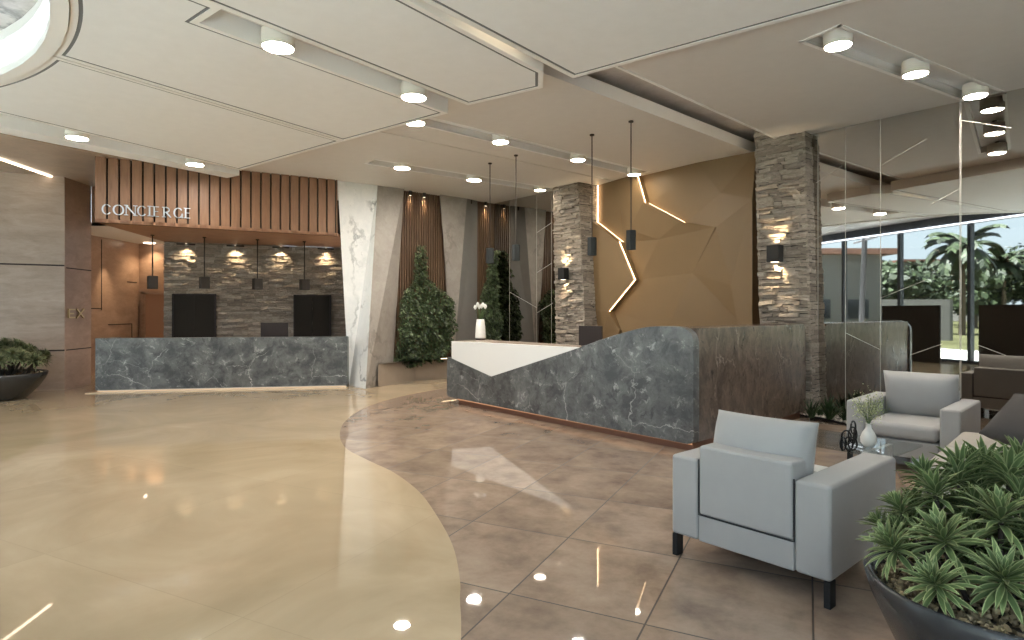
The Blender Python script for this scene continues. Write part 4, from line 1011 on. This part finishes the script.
def potted(center,Rr,hh,ros,label,seed,scale=1.0,mat=None,potmat=None,grav=True):
    e=empty('potted_plant',center,0,label,'potted plant','black bowls of striped rosette plants')
    p=[(0,0),(Rr*.50,0),(Rr*.56,hh*.06),(Rr*.78,hh*.4),(Rr*.95,hh*.8),(Rr,hh),(Rr*.975,hh+.012),(Rr*.93,hh),(Rr*.9,hh*.86),(0,hh*.86)]
    MB().lathe(p,n=64).build('pot',potmat or M['pot'],parent=e,local=True,smooth=True)
    MB().disc((0,0,hh*.87),Rr*.89,40).build('soil',M['soil'],parent=e,local=True)
    rr=random.Random(seed)
    if grav:
        g=MB()
        for i in range(1500 if scale==1 else 300):
            a=rr.uniform(0,6.28); r_=Rr*.88*math.sqrt(rr.random()); s_=rr.uniform(.008,.017)*(1 if scale==1 else 2)
            c=Vector((r_*math.cos(a),r_*math.sin(a),hh*.87+rr.uniform(0,.03)))
            q=Matrix.Rotation(rr.uniform(0,6),3,Vector((rr.random(),rr.random(),rr.random())).normalized())
            d=(s_*rr.uniform(.8,1.6),s_,s_*rr.uniform(.6,1))
            vs=[c+q@Vector(v) for v in ((d[0],0,0),(-d[0],0,0),(0,d[1],0),(0,-d[1],0),(0,0,d[2]),(0,0,-d[2]))]
            g.add(vs,[(0,2,4),(2,1,4),(1,3,4),(3,0,4),(2,0,5),(1,2,5),(3,1,5),(0,3,5)])
        g.build('gravel',M['gravel'],parent=e,local=True)['kind']='stuff'
    for i,(x,y,z,tilt,taz,sc) in enumerate(ros):
        pr=protos[i%len(protos)]
        o=bpy.data.objects.new('leaf_rosette',pr); COL.objects.link(o); o.parent=e
        o.location=(x,y,z); o.rotation_euler=Matrix.Rotation(tilt,3,Vector((-math.sin(taz),math.cos(taz),0))).to_euler(); o.scale=(sc,sc,sc)
        q=MB().tube([(x*.55,y*.55,hh*.86),(x*.85,y*.85,(hh*.86+z)/2+.02),(x,y,z-.03*sc)],.009*sc,6).build('stalk',M['bronze'],parent=e,local=True)
    return e
for sd in range(4):
    o=rosette(sd+20).build('leaf_rosette',M['leaf'],local=True,smooth=True); protos.append(o.data); bpy.data.objects.remove(o)
PC=Vector((1.96,2.43,0)); ros=[]
def rs(px,py,Y,sc=1.0):
    p=Vector(((px-CX)/F*Y,Y,H+(CY-py)/F*Y)); q=p-PC; az=math.atan2(q.y,q.x); r_=math.hypot(q.x,q.y)
    ros.append((q.x,q.y,q.z-.02,min(.85,r_*1.5),az,sc*.93))
for a in ((935,577,2.29,.9),(1004,572,2.24,1.1),(943,532,2.42,1.15),(1001,510,2.42,1.2),(935,484,2.66,1.1),(892,540,2.52,1.0),(900,503,2.68,.95),(1009,466,2.72,1.1),(975,470,2.9,.95),(1043,545,2.35,1.15),(1048,500,2.6,1.1),(1060,600,2.3,1.1),(968,556,2.6,.95),(915,520,2.75,.95),(962,505,2.72,1.0),(985,490,2.85,1.0),(1035,480,2.9,1.0),(1090,540,2.6,1.1),(1090,500,2.9,1.1),(975,535,2.5,.95),(958,472,2.85,.9),(1020,490,2.6,1.0),(900,525,2.62,.9),(915,500,2.85,.9),(985,458,2.95,1.0),(960,462,2.9,1.0),(938,505,2.75,1.0),(978,500,2.6,1.0),(1010,535,2.45,1.0),(1022,455,2.95,1.0),(925,470,2.9,.9),(970,520,2.6,1.0),(1025,525,2.45,1.0),(880,520,2.7,.75)): rs(*a)
potted(PC,.475,.44,ros,'black bowl planter with striped green rosette plants in the right foreground',3)
# far left planter
PL=(flo(13,396)+Vector((-.3,.05,0)))*.955; rr=random.Random(31); ros=[]
for i in range(60):
    a=rr.uniform(0,6.28); r_=.72*math.sqrt(rr.random()); ros.append((r_*math.cos(a),r_*math.sin(a),.60+.32*(1-(r_/.8)**2)+rr.uniform(-.05,.07),.3+r_*.7,a,1.15))
ros.append((.1,0,1.02,.1,0,.8))
protos2=protos[:]
for i in range(4):
    me=protos[i].copy(); me.materials.clear(); me.materials.append(M['leafdull']); protos2[i]=me
protos=protos2
pk=potted(PL,.70,.46,ros,'dark bowl planter of dense rosette plants by the far left wall',5,2.0)
# black hoop at the left edge of the picture
hp=flo(-4,402); e=MB(); pts=[hp+Vector((.12*math.cos(a),0,.27+.27*math.sin(a))) for a in [2*PI*i/32 for i in range(33)]]
e.tube(pts,.028,10); tag(e.build('black_hoop',M['black'],smooth=True),'black hoop shaped object cut by the left edge beside the planter','hoop')
# living walls
def foliage(name,poly,n,seed,label,bulge=.4):
    from random import Random
    rr=Random(seed); mb=MB()
    ts=[p[0] for p in poly]; zs_=[p[1] for p in poly]
    def inside(t,z):
        c=False
        for i in range(len(poly)):
            a,b=poly[i],poly[i-1]
            if (a[1]>z)!=(b[1]>z) and t<(b[0]-a[0])*(z-a[1])/(b[1]-a[1])+a[0]: c=not c
        return c
    k=0
    def lumps(t,z): return .5+.5*math.sin(t*9+math.sin(z*5)*1.3)*math.sin(z*7+math.sin(t*6))
    while k<n:
        t=rr.uniform(min(ts),max(ts)); z=rr.uniform(min(zs_),max(zs_))
        if not inside(t,z): continue
        k+=1
        dep=(-.10+ (bulge*.75*(.35+.65*lumps(t,z)))*rr.uniform(.4,1))
        if z<2.1: dep+=.12*(1-abs(z-1.3)/.9) if abs(z-1.3)<.9 else 0
        c=LW(t,LC+dep,z); s_=rr.uniform(.035,.10)
        dn_=Vector((U[0]*rr.uniform(.2,1)+rr.gauss(0,.4),U[1]*rr.uniform(.2,1)+rr.gauss(0,.4),-rr.uniform(.2,1.1))).normalized()
        sd=dn_.cross(Vector((rr.gauss(0,1),rr.gauss(0,1),rr.gauss(0,1)))).normalized()
        nr=dn_.cross(sd)
        mb.add([c,c+dn_*s_*.5+sd*s_*.32+nr*s_*.1,c+dn_*s_*1.2,c+dn_*s_*.5-sd*s_*.32+nr*s_*.1],[(0,1,2),(0,2,3)])
    o=mb.build(name,M['wallleaf']); tag(o,label,'living wall',None,'stuff'); return o
T=lambda x,y: tz(x,y,LC+.05)
poly1=[T(395,363),T(396,330),T(398,302),T(403,291),T(413,284),T(415.5,255),T(418,244),T(423,246),T(427,262),T(429,280),T(437,286),T(443,290),T(452,300),T(452,325),T(447,352),T(444,360),T(425,361),T(412,367)]
foliage('living_wall',poly1,5200,1,'climbing green foliage between the white marble pier and the beige pier')
t0=tt(478,340); poly2=[(t0,.5),(t0,1.9),(t0+.25,2.35),(DM-.35,2.5),(DM-.22,2.95),(DM-.1,3.05),(DM-.02,3.0),(DM-.02,.5)]
foliage('living_wall',poly2,4200,2,'climbing green foliage behind the reception counter beside the tinted mirror')
# planter uplight
a=LW(tt(436,357),LC+.15,.475); b=LW(tt(452,352),LC+.15,.475)
tag(MB().bx(a,b-a,Vector((U[0],U[1],0))*.02,(0,0,.012)).build('planter_light',emit('planter led',(1,.75,.45,1),2.2)),'warm light strip lying on the stone planter under the foliage','light strip')
# pebble bed at mirror foot
pb_=[flo(793,414.5),flo(806,417.5),flo(822,420),flo(845,425.5),flo(880,433)]
poly=[xy(p) for p in pb_]; e1=poly[-1]; e0=poly[0]
n0=li(e0,N,xy(WL(0,DM-.01,0)),U); n1=li(e1,N,xy(WL(0,DM-.01,0)),U)
bd=empty('pebble_bed',Vector((poly[2][0],poly[2][1],0)),0,'pale pebble bed at the foot of the mirror wall and stone pillar','pebble bed')
MB().prism(poly+[n1,n0],0,.03).build('bed_edge',M['black'],parent=bd)
mb=MB(); rr=random.Random(8)
for i in range(1400):
    u_=rr.random()*(len(poly)-1); k=int(u_); f_=u_-k; a=Vector((*poly[k],0)).lerp(Vector((*poly[k+1],0)),f_); w=li(xy(a),N,xy(WL(0,DM-.03,0)),U); g_=rr.random()
    c=Vector((a.x+(w[0]-a.x)*g_,a.y+(w[1]-a.y)*g_,.04)); s_=rr.uniform(.010,.02)
    vs=[c+Vector(v)*s_ for v in ((1.3,0,0),(-1.3,0,0),(0,1,0),(0,-1,0),(0,0,.8),(0,0,-.8))]
    mb.add(vs,[(0,2,4),(2,1,4),(1,3,4),(3,0,4),(2,0,5),(1,2,5),(3,1,5),(0,3,5)])
mb.build('pebbles',M['palebed'],parent=bd)['kind']='stuff'
def grassy(px,py,hgt,n,seed,label,wd=.02):
    c=flo(px,py); c.z=.045
    mb=MB(); rr=random.Random(seed)
    for i in range(n):
        leaf(mb,(rr.uniform(-.03,.03),rr.uniform(-.03,.03),0),rr.uniform(0,6.28),math.radians(rr.uniform(35,85)),hgt*rr.uniform(.6,1.1),wd,rr.uniform(.2,.9),5)
    o=mb.build('spiky_plant',M['hedge'],local=True); o.location=c; tag(o,label,'plant','dark plants in the pebble bed')
grassy(811,421,.30,40,1,'dark leafy plant growing against the foot of the right stone pillar')
grassy(829,422.5,.38,46,2,'tallest dark spiky plant in the middle of the pebble bed',.026)
grassy(844,423.5,.30,30,3,'small dark plant in the pebble bed beside the armchair arm')
grassy(820,418.6,.14,26,4,'low tuft at the front of the pebble bed')
# ================================================================ OUTSIDE (seen in the mirror)
def mv(px,py,Y): return mirrored(Vector(((px-CX)/F*Y,Y,H+(CY-py)/F*Y)))
ow=(-WN[0],-WN[1])
ground=plain('dry grass ground',(.075,.075,.04,1),1,spec=0,var=.3,vs=.4)
gc=(WN[0]*WD+ow[0]*.3,WN[1]*WD+ow[1]*.3)
def ou(a,b): return (gc[0]+WU[0]*a+ow[0]*b,gc[1]+WU[1]*a+ow[1]*b)
struct(MB().prism([ou(-140,0),ou(140,0),ou(140,200),ou(-140,200)],-.4,-.12).build('ground',ground),'dry grass ground outside the window wall','ground')
struct(MB().prism([ou(-60,-.15),ou(60,-.15),ou(60,6.5),ou(-60,6.5)],-.2,-.06).build('bounce_paving',plain('added bounce paving',(.66,.66,.64,1),.9,spec=.1)),'pale paving added outside the window wall to bounce sunlight up','paving')  # pale reflector strip added to throw sunlight up at the ceiling
def crown(mb,c,r,n,rr,flat=.75,ls=.35):
    for i in range(n):
        d=Vector((rr.gauss(0,1),rr.gauss(0,1),rr.gauss(0,1))).normalized(); k=r*(rr.uniform(.6,1)+.15*math.sin(d.x*7)*math.sin(d.y*6+d.z*5))
        p=c+Vector((d.x*k,d.y*k,d.z*k*flat)); s_=ls*rr.uniform(.6,1.2)
        u_=Vector((rr.gauss(0,1),rr.gauss(0,1),rr.gauss(0,.6))).normalized()*s_; w_=u_.cross(d).normalized()*s_*.6
        mb.add([p-u_,p+w_,p+u_,p-w_],[(0,1,2,3)])
treemat=isl_mat('tree leaves',(.010,.018,.008,1),(.03,.045,.018,1)); bark=plain('bark',(.12,.09,.06,1),.9)
rr=random.Random(77)
labs=['round tree outside, reflected beside the pale house','low tree outside, reflected under the distant red roofs','broad tree outside, reflected left of the palms','dense tree outside, reflected between the two palms','dark tree outside, reflected right of the palms','large tree outside, reflected near the right edge of the photo','tree outside, farthest right in the mirror','tall tree behind the pale house outside']
for i,(px,py,Y,r_) in enumerate(((892,285,50,2.6),(908,288,62,2.8),(932,282,72,3.6),(975,282,60,3.4),(1000,276,74,3.9),(1028,272,62,4.0),(1068,275,72,4.4),(868,285,66,3.4))):
    c=mv(px,py,Y); b=Vector((c.x,c.y,-.12))
    e=empty('tree',b,0,labs[i],'tree','trees outside the windows')
    MB().tube([b,b+Vector((.1,0,c.z*.6)),c],[.25,.2,.08],8).build('trunk',bark,parent=e)
    mb=MB(); crown(mb,c,r_,900,rr); 
    for q in range(4): crown(mb,c+Vector((rr.uniform(-1,1)*r_*.8,rr.uniform(-1,1)*r_*.8,-rr.uniform(.2,.6)*r_)),r_*.55,260,rr)
    mb.build('crown',treemat,parent=e)
for i,(px,py,Y,hr) in enumerate(((962,247,42,3.0),(1003,262,58,3.0))):
    c=mv(px,py,Y); b=Vector((c.x,c.y,-.12)); e=empty('palm_tree',b,0,('tall palm tree outside, reflected in the mirror wall','shorter palm tree outside, farther right in the mirror')[i],'palm tree','palm trees outside the windows')
    MB().tube([b,b+Vector((.3,.1,c.z*.5)),c],[.22,.17,.14],10).build('trunk',bark,parent=e)
    mb=MB()
    for k in range(26):
        az=k*2.4; el=math.radians(rr.uniform(-25,70)); d=Vector((math.cos(az),math.sin(az),0)); sd=Vector((-math.sin(az),math.cos(az),0)); p=c.copy(); L=hr*rr.uniform(.8,1.1)
        for j in range(9):
            e_=el-1.5*(j/9)**1.3; f=d*math.cos(e_)+Vector((0,0,math.sin(e_))); q=p+f*L/9
            wl_=.55*math.sin(PI*(j+1.2)/11)
            for s in (1,-1): mb.add([p,q,q+sd*s*wl_-Vector((0,0,.22))+f*.1,p+sd*s*wl_*.9-Vector((0,0,.22))],[(0,1,2,3)])
            p=q
    mb.build('fronds',treemat,parent=e)
# pale house
hmat=plain('pale render wall',(.16,.155,.145,1),.9,spec=.1); roofm=plain('brown roof',(.16,.08,.055,1),.8); tmat=plain('terracotta roof',(.14,.06,.04,1),.9)
def house(pxa,pxb,Y,ztop,depth,label,rm,win=True):
    a=mv(pxa,311,Y);b=mv(pxb,311,Y); a.z=b.z=-.12; d=(b-a).normalized(); n_=Vector((N[0],N[1],0)); 
    n_=Vector((-d.y,d.x,0)); 
    if n_.dot(Vector((gc[0],gc[1],0))-a)>0: n_=-n_
    w=(b-a).length; c=a+d*w/2+n_*depth/2
    e=empty('house',Vector((c.x,c.y,-.12)),0,label,'house')
    MB().bx(a,d*w,n_*depth,(0,0,ztop)).build('wall',hmat,parent=e)
    MB().bx(a-d*.7-n_*.7+Vector((0,0,ztop)),d*(w+1.4),n_*(depth+1.4),(0,0,.35)).build('roof',rm,parent=e)
    if win:
        k=int(w//2.4)
        for i in range(k):
            for zz in (1.2,4.0):
                if zz+1.3<ztop: 
                    f_=MB().bx(a+d*(.6+i*2.4)-n_*.04+Vector((0,0,zz)),d*1.3,n_*.08,(0,0,1.2)).build('window',plain('window pane',(.03,.035,.04,1),.2),parent=e)
    return e
house(800,882,38,5.2,6,'pale two storey house outside, reflected at the left of the mirror wall',roofm)
house(905,945,95,9.4,8,'distant house with a terracotta roof outside, reflected above the trees',tmat,False)
house(975,1005,95,9.7,8,'second distant terracotta roofed house outside, reflected behind the palms',tmat,False)
c=mv(865,240,26); b=Vector((c.x,c.y,-.12)); e=empty('utility_pole',b,0,'leaning utility pole outside, reflected in front of the pale house','pole')
MB().tube([b+Vector((-.5,0,0)),c+Vector((0,0,.3))],.11,10).build('pole',plain('weathered pole',(.04,.038,.04,1),.8),parent=e)
MB().tube([c+Vector((-1.2,0,.0)),c+Vector((1.2,0,.0))],.05,6).build('crossarm',plain('weathered crossarm',(.14,.13,.14,1),.8),parent=e)
# boundary wall outside and dark screens just inside the windows
a=mv(880,300,34);b=mv(950,300,34); 
tag(MB().prism([(a.x,a.y),(b.x,b.y),(b.x-.1,b.y-.2),(a.x-.1,a.y-.2)],-.12,2.2).build('garden_wall',hmat),'low pale garden wall outside, reflected below the trees','garden wall')
def on_screen(px):                        # where the mirrored sight line meets the screen row
    r_=dr(px,311); k=DM/(N[0]*r_.x+N[1]*r_.y); m_=(r_.x*k,k); q=2*(r_.x*N[0]+N[1]); d_=(r_.x-q*N[0],1-q*N[1])
    return li(m_,d_,(WN[0]*(WD+.9),WN[1]*(WD+.9)),WU)
for x0,x1,lab in ((883,941,'dark brown low screen by the windows, left one in the mirror'),(980,1060,'dark brown low screen by the windows, right one in the mirror')):
    P0,P1=on_screen(x0),on_screen(x1)
    tag(MB().prism([P0,P1,off(P1,WN,.06),off(P0,WN,.06)],0,1.72).build('wooden_screen',M['darkglass'],bevel=.01),lab,'screen','dark screens by the window wall')
# ================================================================ SKY, CAMERA
w=bpy.data.worlds.new('World'); SC.world=w; w.use_nodes=True; nt=w.node_tree; bg=nt.nodes['Background']
tc=nd(nt,'ShaderNodeTexCoord'); sp=nd(nt,'ShaderNodeSeparateXYZ'); nt.links.new(tc.outputs['Generated'],sp.inputs[0])
g=ramp(nt,sp.outputs['Z'],[(0,(.50,.55,.58,1)),(.15,(.44,.51,.57,1)),(.6,(.42,.48,.56,1))])
mp=nd(nt,'ShaderNodeMapping'); mp.inputs['Scale'].default_value=(1,1,3); nt.links.new(tc.outputs['Generated'],mp.inputs['Vector'])
n=noise(nt,mp.outputs[0],3.2,8,.6,.3); cl=ramp(nt,n.outputs['Fac'],[(.50,(0,0,0,1)),(.68,(.85,.85,.85,1))])
nt.links.new(mixc(nt,cl,g,(.85,.86,.88,1)),bg.inputs['Color']); bg.inputs['Strength'].default_value=2.0
sl_=bpy.data.lights.new('sun','SUN'); sl_.energy=28; sl_.angle=.01; sl_.color=(1,.97,.92); so=bpy.data.objects.new('sun',sl_); COL.objects.link(so)
so.rotation_euler=Vector((-WN[0]*.40,-WN[1]*.40,-1)).to_track_quat('-Z','Y').to_euler(); so.location=(0,0,12)
def portal(a,b):
    d=nrm(sub(b,a)); L=math.hypot(*sub(b,a)); l=bpy.data.lights.new('window_portal','AREA'); l.shape='RECTANGLE'; l.size=L; l.size_y=ZC; l.cycles.is_portal=True
    o=bpy.data.objects.new('window_portal',l); COL.objects.link(o); m=((a[0]+b[0])/2,(a[1]+b[1])/2); n_=(-d[1],d[0])
    o.location=(m[0]-n_[0]*.12,m[1]-n_[1]*.12,ZC/2); o.rotation_euler=Vector((n_[0],n_[1],0)).to_track_quat('-Z','Z').to_euler()
    return o
portal(win_l,win_r); 
o=portal(win_l,left_out); n_=Vector((left_out[0]-win_l[0],left_out[1]-win_l[1],0)); inn=Vector((n_.y,-n_.x,0)).normalized(); o.location=((win_l[0]+left_out[0])/2-inn.x*.15,(win_l[1]+left_out[1])/2-inn.y*.15,ZC/2); o.rotation_euler=inn.to_track_quat('-Z','Z').to_euler()
cam=bpy.data.cameras.new('camera'); co=bpy.data.objects.new('camera',cam); COL.objects.link(co)
co.location=(0,0,H); co.rotation_euler=(PI/2,0,0); cam.sensor_width=36; cam.lens=36*F/1024; cam.shift_y=-(320-CY)/1024; cam.clip_start=.05; cam.clip_end=500
SC.camera=co
SC.view_settings.view_transform='Standard'; SC.view_settings.look='None'; SC.view_settings.exposure=1.0; SC.view_settings.gamma=1; SC.view_settings.use_curve_mapping=False
cy=SC.cycles; cy.max_bounces=8; cy.diffuse_bounces=5; cy.glossy_bounces=5; cy.transparent_max_bounces=12; cy.sample_clamp_indirect=4; cy.caustics_reflective=False; cy.caustics_refractive=False; cy.blur_glossy=.5
